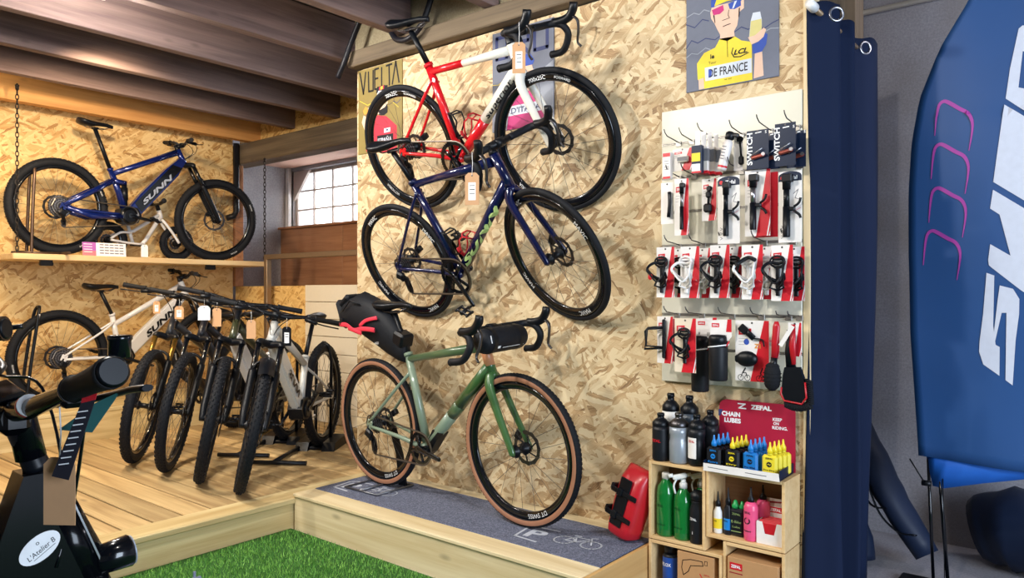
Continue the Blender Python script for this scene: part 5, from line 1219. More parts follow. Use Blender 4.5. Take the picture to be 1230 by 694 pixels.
# bottle cages on cards
def cage_on(mat, x=-.012, z=-.01, k=1.0, y0=-.004):
    def f(q):
        b = MB().use(mat); b.M = T(x, y0, z) @ Matrix.Diagonal((k, 1, k, 1))
        b.box((0, -.006, -.02), (.017, .008, .115), None, .003); b.tube(catmull([(-.008, -.008, .03), (-.026, -.014, .045), (-.022, -.016, .066), (0, -.012, .074), (.022, -.016, .066), (.026, -.014, .045), (.008, -.008, .03)], 3), .0065, 8, ry=.004)
        b.tube([(-.006, -.008, -.03), (-.030, -.022, -.008), (-.040, -.044, .012)], .0052, 8); b.tube([(.006, -.008, -.03), (.030, -.022, -.012), (.036, -.048, .006)], .0052, 8); b.tube([(-.004, -.008, -.055), (-.026, -.02, -.046), (-.016, -.012, -.015)], .0045, 8); b.tube([(.004, -.008, -.055), (.026, -.02, -.046), (.016, -.012, -.015)], .0045, 8)
        b.tube(catmull([(.0, -.008, .045), (-.026, -.018, .05), (-.040, -.045, .035), (-.040, -.058, .015), (-.028, -.03, -.005), (-.004, -.01, -.02)], 4), .0046, 8, ry=.006)
        b.tube(catmull([(.0, -.008, .045), (.026, -.018, .05), (.034, -.045, .035), (.034, -.058, .0), (.026, -.03, -.03), (.004, -.01, -.045)], 4), .0046, 8, ry=.006)
        b.tube(catmull([(-.040, -.052, .02), (-.02, -.066, -.005), (.01, -.066, -.03), (.034, -.055, -.0)], 4), .0040, 8)
        b.tube([(-.018, -.008, .048), (-.018, -.01, .062), (.018, -.01, .062), (.018, -.008, .048)], .005, 8); b.build('bottle_cage', q)
    return f
ca = 'carded bottle cages in the third row'
nm = 'bottle_cage_pack'
three = [(-1.466, 1.361, 'black bottle cage with a red dot', K_blk, 'first'), (-1.355, 1.359, 'all white bottle cage', C_wpl, 'second'), (-1.226, 1.360, 'black bottle cage with oval holes', K_blk, 'third'), (-1.093, 1.355, 'white and black bottle cage', C_wpl, 'fourth'), (-.978, 1.350, 'black angular bottle cage', K_blk, 'fifth')]
for i, (x, z, tx, mt, nth) in enumerate(three):
    q = card(nm, tx + ' on a card, %s of the cage row' % nth, 'bottle cage', x, z, 2.82, .082, .212, 'wedge', cage_on(mt), rz=.04 * (i % 2), group=ca)
    if i == 0: dangle(q, 'red_dot', lambda b: b.use(C_rcard).ball((-.042, -.055, -.02), (.022, .006, .026), 10), 'red disc on the cage')
    if i == 3: dangle(q, 'inner_band', lambda b: b.use(K_blk).tube(catmull([(-.045, -.060, .028), (-.01, -.02, .056), (.026, -.05, .046)], 5), .008, 8))
    card(nm, 'red card with a second cage behind the %s pack of the cage row' % nth, 'bottle cage', x + .020, z - .002, 2.895, .080, .208, 'wedge', cage_on(mt if i != 3 else C_wpl, .012), group=ca)
    hook(x - .002, 1.479, .145)
# row two
def pump(mat1, mat2, x, L=.15, r=.009, bracket=True, side=1):
    def f(q):
        b = MB().use(mat1); b.M = T(x, -.016, 0); b.lathe([(r * .9, -L / 2), (r, -L / 2 + .004), (r, 0)], None, 14); b.lathe([(r * .7, 0), (r * .7, L * .3), (r * 1.1, L * .28), (r * 1.15, L * .5), (r * .8, L * .52)], None, 14); b.box((.004, -.002, L * .46), (r * 2.8, r * 2.2, r * 2.2), None, .003); b.build('pump_head', q)
        b = MB().use(mat2); b.M = T(x, -.016, 0); b.lathe([(r * .8, 0), (r * .8, L * .28)], None, 14); b.build('pump_barrel', q)
        if bracket:
            b = MB().use(K_blk); b.M = T(x, -.016, -.01); b.box((side * .018, 0, 0), (.030, .012, .016), None, .004); b.tube(catmull([(side * .028, 0, .008), (side * .046, 0, .022), (side * .052, 0, .04)], 3), .005, 8); b.tube(catmull([(side * .028, 0, -.008), (side * .046, 0, -.022), (side * .052, 0, -.035)], 3), .005, 8); b.build('bracket', q)
    return f
def levers(q):
    b = MB().use(K_blk)
    for k in range(3): b.tube(catmull([(.012 + k * .003, -.006 - k * .006, .045), (.016 + k * .003, -.010 - k * .006, .0), (.010 + k * .003, -.008 - k * .006, -.06)], 3), .008, 8, ry=.003)
    b.build('tyre_lever', q)
card('tyre_lever_pack', 'narrow white card with black tyre levers at the left end of the second row', 'tool pack', -1.468, 1.653, 2.84, .058, .175, 'plain', levers); hook(-1.468, 1.775, .13)
card('pump_pack', 'small black and silver hand pump on a narrow red and white card', 'pump', -1.397, 1.631, 2.83, .064, .235, 'wedge', pump(K_blk, K_stl, .008, .19, .008, False)); hook(-1.397, 1.775, .135)
def lights(q):
    b = MB().use(K_blk); b.box((.002, -.012, .02), (.022, .018, .028), None, .006); b.lathe([(.011, -.02), (.012, -.005), (.008, 0)], T(.002, -.012, .045) @ CY, 12); b.box((.0, -.014, -.035), (.034, .022, .036), None, .007); b.tube([(.002, -.01, .03), (.0, -.01, -.03)], .005, 8); b.build('light_unit', q)
card('light_pack', 'pair of small black lights on a red and white card between the pumps', 'light', -1.289, 1.656, 2.86, .062, .172, 'wedge', lights); hook(-1.289, 1.775, .11)
card('pump_pack', 'black bracketed pump on grey card with dark blue header, mid second row', 'pump', -1.189, 1.604, 2.82, .090, .268, 'grey', pump(K_blk, K_blk, -.005, .21, .011)); hook(-1.189, 1.775, .15)
card('pump_pack', 'black and silver pump with bracket on a wide red card', 'pump', -1.080, 1.625, 2.84, .100, .258, 'wedge', pump(K_blk, K_stl, -.012, .21, .0125)); card('pump_pack', 'red card hanging directly behind the wide red pump card', 'pump', -1.068, 1.622, 2.90, .092, .255, 'red', None); hook(-1.083, 1.775, .13)
card('pump_pack', 'thick black pump on grey card with dark blue header, second row end by the post', 'pump', -.948, 1.599, 2.82, .086, .268, 'grey', pump(K_blk, K_blk, -.008, .23, .0135)); hook(-.950, 1.775, .15)
# row one
q = thing('narrow_box', 'narrow white box at the left end of the top row', 'box', T(-1.471, 2.85, 1.812), 'carded accessories on the slat wall'); b = MB().use(C_wcard); b.box((0, 0, 0), (.036, .022, .112), None, .001); b.use(C_rcard).box((0, -.0112, .046), (.034, .0006, .016)); b.box((0, -.0112, -.05), (.034, .0006, .010)); b.use(C_gpl)
for k in range(4): b.line([(-.010, .02 - k * .012), (.010, .02 - k * .012)], .002, CY, .0116)
b.build('carton', q); hook(-1.471, 1.925, .14)
def patchbox(q):
    b = MB().use(C_wpl); b.box((.008, -.012, .0), (.05, .016, .026), None, .004); b.use(C_gpl).box((.008, -.0205, .0), (.044, .001, .016)); b.build('repair_box', q)
card('repair_kit', 'red and white repair kit card near the left end of the top row', 'repair kit', -1.408, 1.834, 2.86, .090, .092, 'wedge', patchbox); hook(-1.408, 1.925, .13)
for k in range(4):
    q = thing('tube_box', ['yellow and black labelled inner tube box, front of the clear packs', 'clear inner tube pack second on the top row hook', 'clear inner tube pack third on the top row hook', 'clear inner tube pack against the panel on the top row hook'][k], 'box', T(-1.312 + k * .012, 2.80 + k * .032, 1.815) @ rotm(0, 0, .05), 'clear packs on one hook of the top row')
    b = MB().use(pm('clear pack film', (222, 214, 208), .15, trans=.0) if k else C_ncard); b.box((0, 0, 0), (.044, .024, .112), None, .002)
    if k == 0: b.use(pm('yellow label', (238, 210, 40), .5)).box((-.002, -.0125, .008), (.036, .001, .034)); b.use(C_wcard).box((-.002, -.0125, -.034), (.036, .001, .030)); b.use(C_rcard).box((0, -.0125, -.052), (.04, .001, .008))
    b.use(C_wcard).box((0, 0, .085), (.02, .0012, .064))
    if k: b.use(C_rcard).box((0, -.0005, -.05), (.0445, .0248, .012)); b.use(C_gpl).box((.0, 0, .02), (.0446, .0246, .05))
    b.build('carton', q)
hook(-1.312, 1.925, .16)
q = thing('inflator', 'white tilted inflator cylinder with black head on the top row', 'inflator', T(-1.205, 2.83, 1.835) @ rotm(0, .26, 0)); b = MB().use(pm('pale grey print', (224, 218, 216), .35)); b.lathe([(.004, -.072), (.017, -.07), (.0185, -.062), (.0185, .038), (.012, .05)], None, 20); b.use(C_rcard).lathe([(.0188, -.06), (.0188, -.052)], None, 20, caps=False); b.use(C_gpl)
for k in range(5): b.box((-.004, -.0188, .022 - k * .012), (.018, .0006, .004))
b.build('canister', q); b = MB().use(K_blk); b.lathe([(.013, .05), (.018, .054), (.018, .078), (.01, .084)], None, 16); b.box((.02, 0, .072), (.034, .02, .018), None, .005); b.build('valve_head', q)
q = card('inflator_pack', 'slim card with red edge and black valve parts beside the white inflator', 'inflator', -1.170, 1.832, 2.87, .034, .135, 'plain', lambda q: (dangle(q, 'valve_part', lambda b: (b.use(K_blk).ball((.008, -.012, .055), (.028, .02, .026), 10), b.box((.014, -.012, -.03), (.02, .018, .035), None, .005), b.tube([(.008, -.012, .05), (.014, -.012, -.02)], .004, 6)))), rz=.2); hook(-1.19, 1.925, .13)
def multitool(mat):
    def f(q):
        b = MB().use(mat); b.box((.004, -.008, -.028), (.056, .012, .016), rotm(0, -.18, 0), .005); b.use(K_stl); b.tube([(-.02, -.010, -.022), (.022, -.012, .002)], .0022, 6); b.lathe([(.007, .014), (.007, .016)], T(.026, 0, -.022) @ CY, 12); b.build('multi_tool', q)
        b = MB().use(K_wht); b.text('SWITCH', T(-.031, -.0018, .004) @ CY @ rotm(0, 0, PI / 2), .022, .125, bold=.03); b.text('S', T(.032, -.0018, .064) @ CY, .011, bold=.02); b.line([(-.008, .064), (.014, .066)], .004, CY, .0016); b.build('lettering', q)
    return f
tl = 'navy multi tool cards on the top row'
card('multi_tool_pack', 'navy tool card with upright white letters, left of the two front ones', 'tool pack', -1.072, 1.830, 2.82, .086, .150, 'navy', multitool(C_pur), group=tl); card('multi_tool_pack', 'navy tool card half hidden behind the left front navy card', 'tool pack', -1.055, 1.832, 2.90, .080, .142, 'navy', multitool(C_pur), group=tl); hook(-1.072, 1.925, .15)
card('multi_tool_pack', 'navy tool card nearest the post in front, tallest of the top row', 'tool pack', -.966, 1.836, 2.82, .078, .162, 'navy', multitool(C_pur), group=tl); card('multi_tool_pack', 'navy tool card behind the tallest navy card beside the post', 'tool pack', -.951, 1.828, 2.90, .072, .140, 'navy', multitool(C_pur), group=tl); hook(-.966, 1.925, .15)
# row four
def side_cage(q):
    b = MB().use(K_blk); b.M = T(-.012, -.006, .005); b.box((.012, -.004, 0), (.016, .012, .165), None, .004)
    b.tube([(.008, -.008, .05), (-.05, -.03, .045), (-.062, -.034, .03), (-.056, -.034, -.02), (-.066, -.034, -.045), (.006, -.008, -.04)], .0048, 8); b.tube([(.008, -.008, .045), (-.04, -.05, .04), (-.046, -.05, -.03), (.006, -.01, -.035)], .0044, 8); b.build('bottle_cage', q)
card(nm, 'black wire bottle cage sticking out sideways at the left end of the bottom row', 'bottle cage', -1.478, 1.075, 2.84, .078, .198, 'wedge', side_cage, rz=-.1); card(nm, 'dark red card behind the sideways wire cage', 'bottle cage', -1.448, 1.070, 2.91, .062, .185, 'dred', None); hook(-1.478, 1.18, .13)
card(nm, 'black bottle cage on a cream and red card in front of the tall tool bottle', 'bottle cage', -1.366, 1.059, 2.80, .094, .222, 'beige', cage_on(K_blk, .002, .0, .95)); hook(-1.362, 1.18, .165)
def tool_bottle(label, x, y, z, h, cx, cz):
    q = thing('tool_bottle', label, 'tool bottle', T(x, y, z), 'black tool bottles with tags on the bottom row'); b = MB().use(pm('matt black plastic', (22, 24, 30), .5)); r0 = .037
    b.lathe([(.001, 0), (r0 * .9, 0), (r0 * .98, .006), (r0, h * .4), (r0 * 1.02, h * .72), (r0, h * .74)], None, 28); b.build('bottle_body', q)
    b = MB().use(K_blk); b.lathe([(r0 * 1.02, h * .75), (r0 * 1.02, h * .94), (r0 * .85, h * .985), (.001, h)], None, 28); b.build('bottle_cap', q)
    b = MB().use(K_wht); b.tube([(r0 * 1.06 * math.cos(t), r0 * 1.06 * math.sin(t), h * .745 + .006 * math.cos(t)) for t in [2 * PI * i / 20 for i in range(20)]], .003, 6, closed=True); b.use(C_rcard).tube([(r0 * 1.0, -.012, h * .74), (r0 * 1.35, -.01, h * .86)], .003, 6); b.build('tag_loop', q)
    b = MB(); b.M = T(cx, -.004, cz); b.use(C_wcard).prism([(-.045, -.035), (.03, -.035), (.045, -.018), (.045, .05), (-.045, .045)], -.0008, .0008, CY); b.use(C_rcard).prism([(.022, .0), (.045, .0), (.045, .05), (.028, .05)], .0008, .0012, CY); b.prism([(-.038, .018), (-.006, .018), (-.006, .034), (-.038, .034)], .0008, .0012, CY); b.use(K_wht).text('ZEFAL', T(-.022, 0, .026) @ CY @ T(0, 0, .0015), .007, .026, bold=.03); b.use(K_blk)
    for k in range(4): b.line([(-.035 + k * .002, -.022), (-.035 + k * .002, -.012)], .0012, CY, .0011)
    for k in range(6): b.line([(.004 + k * .004, -.028), (.004 + k * .004, -.012)], .0014, CY, .0011)
    b.build('header_card', q)
tool_bottle('tall black tool bottle hanging behind the cream and red cage card', -1.347, 2.90, .862, .235, .03, .26); tool_bottle('black tool bottle with white tag on the middle hook of the bottom row', -1.232, 2.82, .924, .185, .012, .195); hook(-1.228, 1.18, .15)
def sbag(q):
    b = MB().use(K_blk); vs = []
    b.ball((-.012, -.022, -.03), (.088, .042, .062), 14); b.box((-.048, -.02, -.03), (.02, .03, .03), None, .006); b.build('saddle_pouch', q)
    b = MB().use(K_blk); b.tube([(-.03, -.01, .085), (.012, -.012, .050)], .004, 8, ry=.012); b.box((-.03, -.012, .085), (.036, .012, .03), rotm(0, .7, 0), .003); b.tube(catmull([(.012, -.012, .050), (.045, -.012, .045), (.052, -.012, .02)], 4), .003, 6); b.build('strap', q)
    b = MB().use(C_blup).ball((-.022, -.0016, .035), (.022, .0008, .024), 8); b.use(pm('orange print', (226, 150, 60), .6)).text('Z1', T(.022, -.0022, .02) @ CY, .018, bold=.04); b.use(K_blk)
    for cx in (-.045, -.018, .028, .050):
        b.line([(cx + .011 * math.cos(t * PI / 6), -.106 + .011 * math.sin(t * PI / 6)) for t in range(13)], .002, CY, .0018)
    b.line([(-.045, -.106), (-.038, -.088), (-.024, -.086), (-.018, -.106)], .0028, CY, .0018); b.line([(-.036, -.086), (-.026, -.068)], .005, CY, .0018); b.line([(.028, -.106), (.036, -.088), (.05, -.106)], .0028, CY, .0018); b.line([(.034, -.086), (.042, -.066)], .005, CY, .0018); b.build('card_print', q)
card('saddle_bag_pack', 'large red and white card with a round black saddle pouch', 'bag', -1.102, 1.047, 2.84, .134, .238, 'wedge', sbag); hook(-1.105, 1.18, .13)
C_brs = pm('black bristles', (18, 20, 26), .8, bump=.6, scale=400)
q = thing('cleaning_brush', 'slim brush with red handle and round black head on the bottom row', 'brush', T(-.999, 2.82, 1.166) @ rotm(0, .02, 0), 'cleaning brushes on the bottom row')
b = MB().use(C_rb); b.tube([(0, 0, 0), (.0, 0, -.02), (-.004, 0, -.08), (-.006, 0, -.14)], [.008, .014, .014, .012], 12, ry=[.006, .009, .009, .009]); b.build('handle', q, label='red grip handle'); b = MB().use(K_blk); b.tube([(-.006, 0, -.138), (-.010, 0, -.19)], [.012, .014], 12); b.build('brush_neck', q)
b = MB().use(C_brs); n = 16
pr = [(.006, -.155), (.022, -.165), (.030, -.19), (.031, -.225), (.026, -.25), (.012, -.265), (.001, -.267)]; b.lathe(pr[::-1], T(-.012, 0, .0), 24)
for k in range(7):
    for j in range(22):
        a = 2 * PI * (j + k * .5) / 22; rr = pr[min(5, 1 + k * 5 // 7)][0]; z = -.168 - k * .014; b.tube([(-.012 + rr * .8 * math.cos(a), rr * .8 * math.sin(a), z), (-.012 + (rr + .004) * math.cos(a), (rr + .004) * math.sin(a), z - .003)], .0013, 4)
b.build('bristles', q); hook(-.997, 1.18, .15, .0)
q = thing('cleaning_brush', 'broad brush with red edged black head hanging nearest the post', 'brush', T(-.955, 2.83, 1.155) @ rotm(0, -.05, 0), 'cleaning brushes on the bottom row')
b = MB().use(K_blk); b.tube([(.0, 0, -.02), (-.008, 0, -.10), (.0, 0, -.17)], [.010, .013, .020], 12, ry=[.008, .009, .009]); b.use(C_rb).tube([(.016, -.004, .0), (.010, -.006, -.08), (.012, -.006, -.15)], [.009, .013, .008], 12, ry=.007); b.build('handle', q, label='red and black handle')
b = MB().use(K_blk); M = T(.008, -.006, 0) @ CY; b.prism([(-.028, -.16), (.028, -.16), (.04, -.20), (.046, -.27), (.030, -.292), (-.034, -.282), (-.044, -.25), (-.036, -.19)][::-1], -.010, .012, M); b.use(C_rb)
b.tube([M @ Vector(p) for p in ((-.042, -.235, .013), (-.046, -.262, .013), (-.034, -.286, .013), (.030, -.296, .013), (.048, -.272, .013), (.046, -.215, .013))], .0035, 8); b.build('brush_head', q)
b = MB().use(C_brs)
for i in range(16):
    for j in range(5): x = .05 + j * .001; b.tube([(-.036 + i * .0058 + .008, .0 + j * .006 - .012, -.285 - i * .0006), (-.034 + i * .0062 + .008, .0 + j * .007 - .014, -.325 + (i - 8) ** 2 * .0002)], .0032, 5)
for i in range(12):
    for j in range(4): b.tube([(.05, j * .006 - .010, -.205 - i * .0075), (.074, j * .007 - .012, -.215 - i * .0075)], .003, 5)
b.build('bristles', q)
b = MB().use(C_wcard); b.M = T(.02, -.02, -.005) @ rotm(0, .60, 0); b.prism([(-.008, -.09), (.008, -.09), (.008, 0), (-.008, 0)], -.0005, .0005, CY); b.build('price_strip', q); hook(-.955, 1.18, .145, .0)
card('price_card', 'small cream and red card half hidden by the slim brush', 'card', -1.030, 1.060, 2.88, .042, .085, 'beige', None)
card('brush_card', 'grey and red header card behind the broad brush', 'card', -.957, 1.095, 2.90, .050, .13, 'wedge', None)
for (x, z, ln, rise) in hooks:
    q = thing('peg_hook', 'steel peg hook holding an accessory pack on the slat wall', 'hook', T(x, PY, z), 'peg hooks of the slat wall'); b = MB().use(K_dst)
    y0 = -ln + .02
    b.tube([(0, .004, 0), (0, -.01, .004), (0, y0 * .9, .010 + rise * .3), (0, y0 - .008, .014 + rise), (0, y0 - .016, .026 + rise)], .0024, 6); b.build('hook_wire', q)
    b = MB().use(pm('dull aluminium', (150, 146, 140), .4, .85)); b.box((0, -.0035, -.004), (.026, .004, .022), None, .001); b.build('hook_plate', q)
# ---- wooden crates with cleaning products
M_crate = wood('crate pine', 0, (212, 172, 116), (238, 206, 154), .55, .12, 1.0, False)
FY, BY = 2.795, 2.965
def crate(label, x0, x1, z0, z1, top=True, bottom=True):
    q = thing('wooden_crate', label, 'crate', T((x0 + x1) / 2, (FY + BY) / 2, z0), 'stacked wooden crates'); I = T((x0 + x1) / 2, (FY + BY) / 2, z0).inverted(); t = .014
    b = MB().use(M_crate); b.M = I; b.bx(x0 + .001, x0 + t, FY, BY, z0 + .001, z1 - .001, .0015); b.build('side_board', q); b = MB().use(M_crate); b.M = I; b.bx(x1 - t, x1 - .001, FY, BY, z0 + .001, z1 - .001, .0015); b.build('side_board', q)
    b = MB().use(M_crate); b.M = I
    if top: b.bx(x0 + t, x1 - t, FY, BY, z1 - t, z1 - .001, .0015); b.build('top_board', q); b = MB().use(M_crate); b.M = I
    b.bx(x0 + t, x1 - t, FY, BY, z0 + .001, z0 + t, .0015); b.build('shelf_board', q)
    b = MB().use(wood('crate back', 0, (130, 92, 58), (168, 124, 84), .6, .1, 1.0, False)); b.M = I; b.bx(x0 + t, x1 - t, BY - .010, BY - .001, z0 + t, z1 - t); b.build('back_board', q)
    return q
crate('wooden crate holding the green spray bottles', -1.533, -1.276, .236, .566)
crate('wooden crate at the floor under the green spray bottles', -1.533, -1.205, -.0 + .002, .234)
crate('wooden crate holding the pink bottles under the counter display', -1.274, -.957, .295, .566)
crate('wooden crate at the floor under the pink bottles', -1.203, -.957, .002, .293)
TOP = .5665
def bottle(name, label, x, y, z, prof, mat, cap=None, capm=None, lab=None, group=None, n=24, extra=None, cat='bottle'):
    q = thing(name, label, cat, T(x, y, z), group); b = MB().use(mat); b.lathe(prof, None, n)
    b.build('bottle_body', q)
    if cap: b = MB().use(capm or K_blk); b.lathe(cap, None, n); b.build('bottle_cap', q)
    if lab:
        r0, z0, z1, mt, tx = lab[:5]; b = MB().use(mt); a0, a1 = (lab[6] if len(lab) > 6 else (-2.7, -.5)); k = 14
        vs = [(r0 * math.cos(a0 + (a1 - a0) * i / k), r0 * math.sin(a0 + (a1 - a0) * i / k), zz) for zz in (z0, z1) for i in range(k + 1)]
        b.add(vs, [(i, i + 1, k + 2 + i, k + 1 + i) for i in range(k)], True)
        b.use(lab[5] if len(lab) > 5 else K_wht); am = -PI / 2 - .25
        for (s_, zz, h, wd) in tx:
            b.text(s_, None, h, wd, bold=.02, fn=lambda u, v, zz=zz: Vector(((r0 + .0006) * math.cos(am + u / r0), (r0 + .0006) * math.sin(am + u / r0), zz + v)))
        b.build('bottle_label', q)
    if extra: extra(q)
    return q
def sport(label, x, y, h, r_, mat, capm, lab=None, body=None):
    k = h
    return bottle('sports_bottle', label, x, y, TOP, body or [(.001, 0), (r_ * .92, 0), (r_, .008), (r_, k * .42), (r_ * .93, k * .47), (r_ * .93, k * .55), (r_, k * .6), (r_, k * .72)], mat, [(r_ * .98, k * .722), (r_ * 1.0, k * .73), (r_ * 1.0, k * .80), (r_ * .6, k * .87), (r_ * .40, k * .89), (r_ * .40, k * .94), (r_ * .46, k * .95), (r_ * .40, k * .995), (.001, k)], capm, lab, 'sports bottles on the left crate')
C_mbl = pm('black bottle plastic', (24, 26, 32), .4); C_grb = pm('grey silver bottle plastic', (150, 158, 168), .25, .2); C_wbt = pm('white bottle plastic', (230, 230, 228), .4); C_slate = pm('slate bottle plastic', (54, 66, 80), .4)
sport('tall white bottle with black lid in the back row', -1.490, 2.915, .275, .037, C_wbt, K_blk)
sport('tall slate bottle with black lid in the back row, a white card beside it', -1.405, 2.92, .272, .038, C_slate, K_blk)
sport('black bottle with red letters and red ring at the left end', -1.494, 2.832, .200, .036, C_mbl, K_blk, (.0362, .04, .13, C_mbl, [('ZEFAL', .085, .012, .05)], C_rcard))
sport('silver insulated bottle in the front row', -1.412, 2.836, .208, .040, C_grb, K_dst)
sport('black bottle with a white card label in the front row', -1.335, 2.842, .208, .035, C_mbl, K_blk, (.0358, .03, .115, C_wcard, [('ZEFAL', .10, .010, .03)], C_rcard, (-2.6, -1.2)))
sport('black bottle with domed lid beside the lubricant display', -1.304, 2.905, .222, .034, C_mbl, K_blk)
q = thing('bottle_card', 'white and red folded card between the back bottles', 'card', T(-1.437, 2.872, TOP)); b = MB().use(C_wcard); b.bx(-.016, .020, -.001, .001, 0, .17); b.use(C_rcard).bx(-.014, .018, -.0018, -.001, .13, .155); b.build('folded_card', q)
# lubricant counter display
q = thing('counter_display', 'white display tray of chain lubricants with a tall crimson sign behind', 'display', T(-1.125, 2.86, .567) @ rotm(0, 0, .03))
b = MB().use(C_wcard); b.prism([(-.150, 0), (.150, 0), (.146, .030), (-.150, .030)], .086, .0885, CY); b.use(C_ncard); b.bx(-.150, .150, -.0855, .085, .0005, .006); b.bx(.148, .150, -.085, .085, .001, .04); b.bx(-.150, -.148, -.085, .085, .001, .04); b.use(C_gpl)
for k in range(2): b.line([(-.13 + k * .15, .016), (-.05 + k * .15, .014)], .003, CY, .0888)
b.build('tray', q)
b = MB().use(pm('crimson sign print', (168, 22, 56), .45)); hw = .155
pts = [(-hw, 0), (hw, 0)] + [(hw - .03 + .03 * math.cos(t), .235 + .03 * math.sin(t)) for t in (0, .5, 1, PI / 2)] + [(-hw + .03 - .03 * math.sin(t), .235 + .03 * math.cos(t)) for t in (0, .5, 1, PI / 2)]
b.prism(pts, -.094, -.090, CY); b.use(K_wht)
S = T(0, .0895, 0) @ CY
b.text('ZEFAL', S @ T(.02, .243, .0), .019, .085, bold=.05); b.line([(-.075, .252), (-.045, .252), (-.072, .234), (-.042, .234)], .005, S); b.text('CHAIN', S @ T(-.105, .206, 0), .020, .078, bold=.05); b.text('LUBES', S @ T(-.098, .180, 0), .020, .07, bold=.05)
b.text('KEEP', S @ T(.085, .202, 0), .013, .036, bold=.03); b.text('ON', S @ T(.080, .186, 0), .012, .022, bold=.03); b.text('RIDING.', S @ T(.095, .169, 0), .013, .060, bold=.03); b.use(C_navp).prism([(-.158, .222), (-.14, .222), (-.15, .195), (-.158, .195)], .0, .001, S)
b.build('sign_board', q)
C_blc = pm('blue cap plastic', (28, 130, 214), .35); C_ylc = pm('yellow cap plastic', (240, 216, 40), .35); C_blb = pm('blue bottle plastic', (26, 116, 196), .35); C_ylb = pm('yellow bottle plastic', (236, 216, 56), .35)
def lube(label, x, y, body, cap, txt, ink, word):
    q = thing('lubricant_bottle', label, 'bottle', T(x, y, .5735) @ Matrix.Diagonal((1.12, 1.12, 1.12, 1)), 'chain lubricant bottles on the display'); b = MB().use(body)
    b.box((0, 0, .0375), (.052, .021, .075), None, .007); b.lathe([(.009, .074), (.009, .082)], None, 12); b.build('bottle_body', q)
    b = MB().use(cap); b.lathe([(.0095, .080), (.0095, .092), (.004, .104), (.0026, .118), (.001, .119)], None, 14); b.build('bottle_cap', q)
    b = MB().use(ink); M = T(0, -.0112, 0) @ CY; b.text('ZEFAL', M @ T(0, .064, 0), .0055, .026, bold=.03); b.lathe([(.009, .0), (.009, .0004)], M @ T(0, .044, 0), 14); b.text(word, M @ T(0, .024, .0002), .007, .038, bold=.02); b.text('Chain Lube', M @ T(0, .012, .0002), .004, .032); b.use(body).line([(-.005, .043), (-.001, .046), (.002, .042), (.006, .045)], .0022, M, .0006); b.build('bottle_label', q)
rows = [(-1.243, C_mbl, C_blc, 'Extra', C_blc, 'black lubricant bottle with blue tip'), (-1.166, C_mbl, C_ylc, 'Dry', C_ylc, 'black lubricant bottle with yellow tip'), (-1.093, C_blb, C_blc, 'Pro Wet', C_inkp, 'blue lubricant bottle with blue tip'), (-1.018, C_ylb, C_ylc, 'Pro Dry', C_inkp, 'yellow lubricant bottle with yellow tip')]
for (x, bd, cp, wd, ink, lb) in rows:
    for k in range(4): lube(lb + [' at the front of its row', ' second in its row from the front', ' third in its row from the front', ' at the back of its row by the sign'][k], x + k * .0065, 2.805 + k * .029, bd, cp, None, ink, wd)
# left crate contents
C_gls_ = pm('green liquid bottle', (18, 112, 48), .12, coat=.4, noise=.05); C_trig = pm('white trigger plastic', (232, 236, 234), .35)
def spray(label, x, y, trigger):
    k = .262 if not trigger else .232
    def ex(q):
        b = MB().use(C_gls_ if False else C_wpl); b.box((0, 0, k * .86 + .012) if False else (0, 0, 0), (0, 0, 0)) if False else None
        if trigger:
            b = MB().use(C_trig); z = k
            b.tube([(0, 0, z - .01), (0, 0, z + .016)], [.014, .010], 12); b.box((-.010, -.012, z + .026), (.060, .022, .022), rotm(0, -.25, .5), .006); b.tube([(-.034, -.026, z + .030), (-.050, -.036, z + .026)], .008, 10); b.tube(catmull([(-.020, -.02, z + .016), (-.030, -.026, z - .012), (-.024, -.024, z - .045)], 4), .006, 8, ry=.004); b.build('trigger_sprayer', q)
    r_ = .039
    return bottle('spray_bottle', label, x, y, .2505, [(.001, 0), (r_ * .94, 0), (r_, .008), (r_, k * .66), (r_ * .88, k * .78), (r_ * .42, k * .88), (.015, k * .90), (.015, k * .92)], C_gls_, [(.0165, k * .905), (.0165, k * .985), (.014, k)], C_wbt, (.0394, .03, .14, C_gls_, [('ZEFAL', .128, .010, .036), ('Bike Wash', .05, .007, .05)], pm('dark green print', (10, 70, 30), .5)), 'green cleaner bottles in the crate', extra=ex)
spray('green cleaner bottle with white cap at the crate side', -1.477, 2.845, False); spray('green cleaner bottle with white trigger sprayer in front', -1.397, 2.845, True)
spray('green cleaner bottle with trigger, behind the dark bottle', -1.345, 2.906, True)
bottle('degreaser_bottle', 'dark bottle with small white letters next to the green cleaners', -1.328, 2.835, .2505, [(.001, 0), (.030, 0), (.032, .006), (.032, .135), (.026, .155), (.026, .165), (.030, .172)], C_mbl, [(.031, .173), (.031, .200), (.020, .206), (.018, .212), (.001, .214)], K_blk, (.0324, .04, .12, C_mbl, [('ZEFAL', .10, .010, .034), ('i', .045, .012, .003)]))
# right crate contents
sb = [(.001, 0), (.017, 0), (.018, .004), (.018, .085), (.010, .100), (.009, .108)]; sc_ = [(.0105, .106), (.0105, .122), (.005, .130), (.0022, .165), (.001, .166)]
Z2 = .3095
bottle('oil_bottle', 'small bottle with yellow label and black tip', -1.240, 2.835, Z2, sb, C_wbt, sc_, K_blk, (.0184, .02, .06, pm('yellow label', (238, 210, 40), .5), [('Oil', .05, .006, .012)], C_inkp, (-3.1, -.1)))
bottle('oil_bottle', 'small bottle with blue label and tall black tip', -1.200, 2.842, Z2, [(r_, z * 1.12) for r_, z in sb], C_mbl, [(r_, z * 1.12) for r_, z in sc_], K_blk, (.0184, .02, .065, C_blc, [('ZEFAL', .055, .006, .022)], C_inkp, (-3.1, -.1)))
bottle('oil_bottle', 'small dark bottle behind the yellow and blue labelled ones', -1.222, 2.895, Z2, sb, C_mbl, sc_, K_blk)
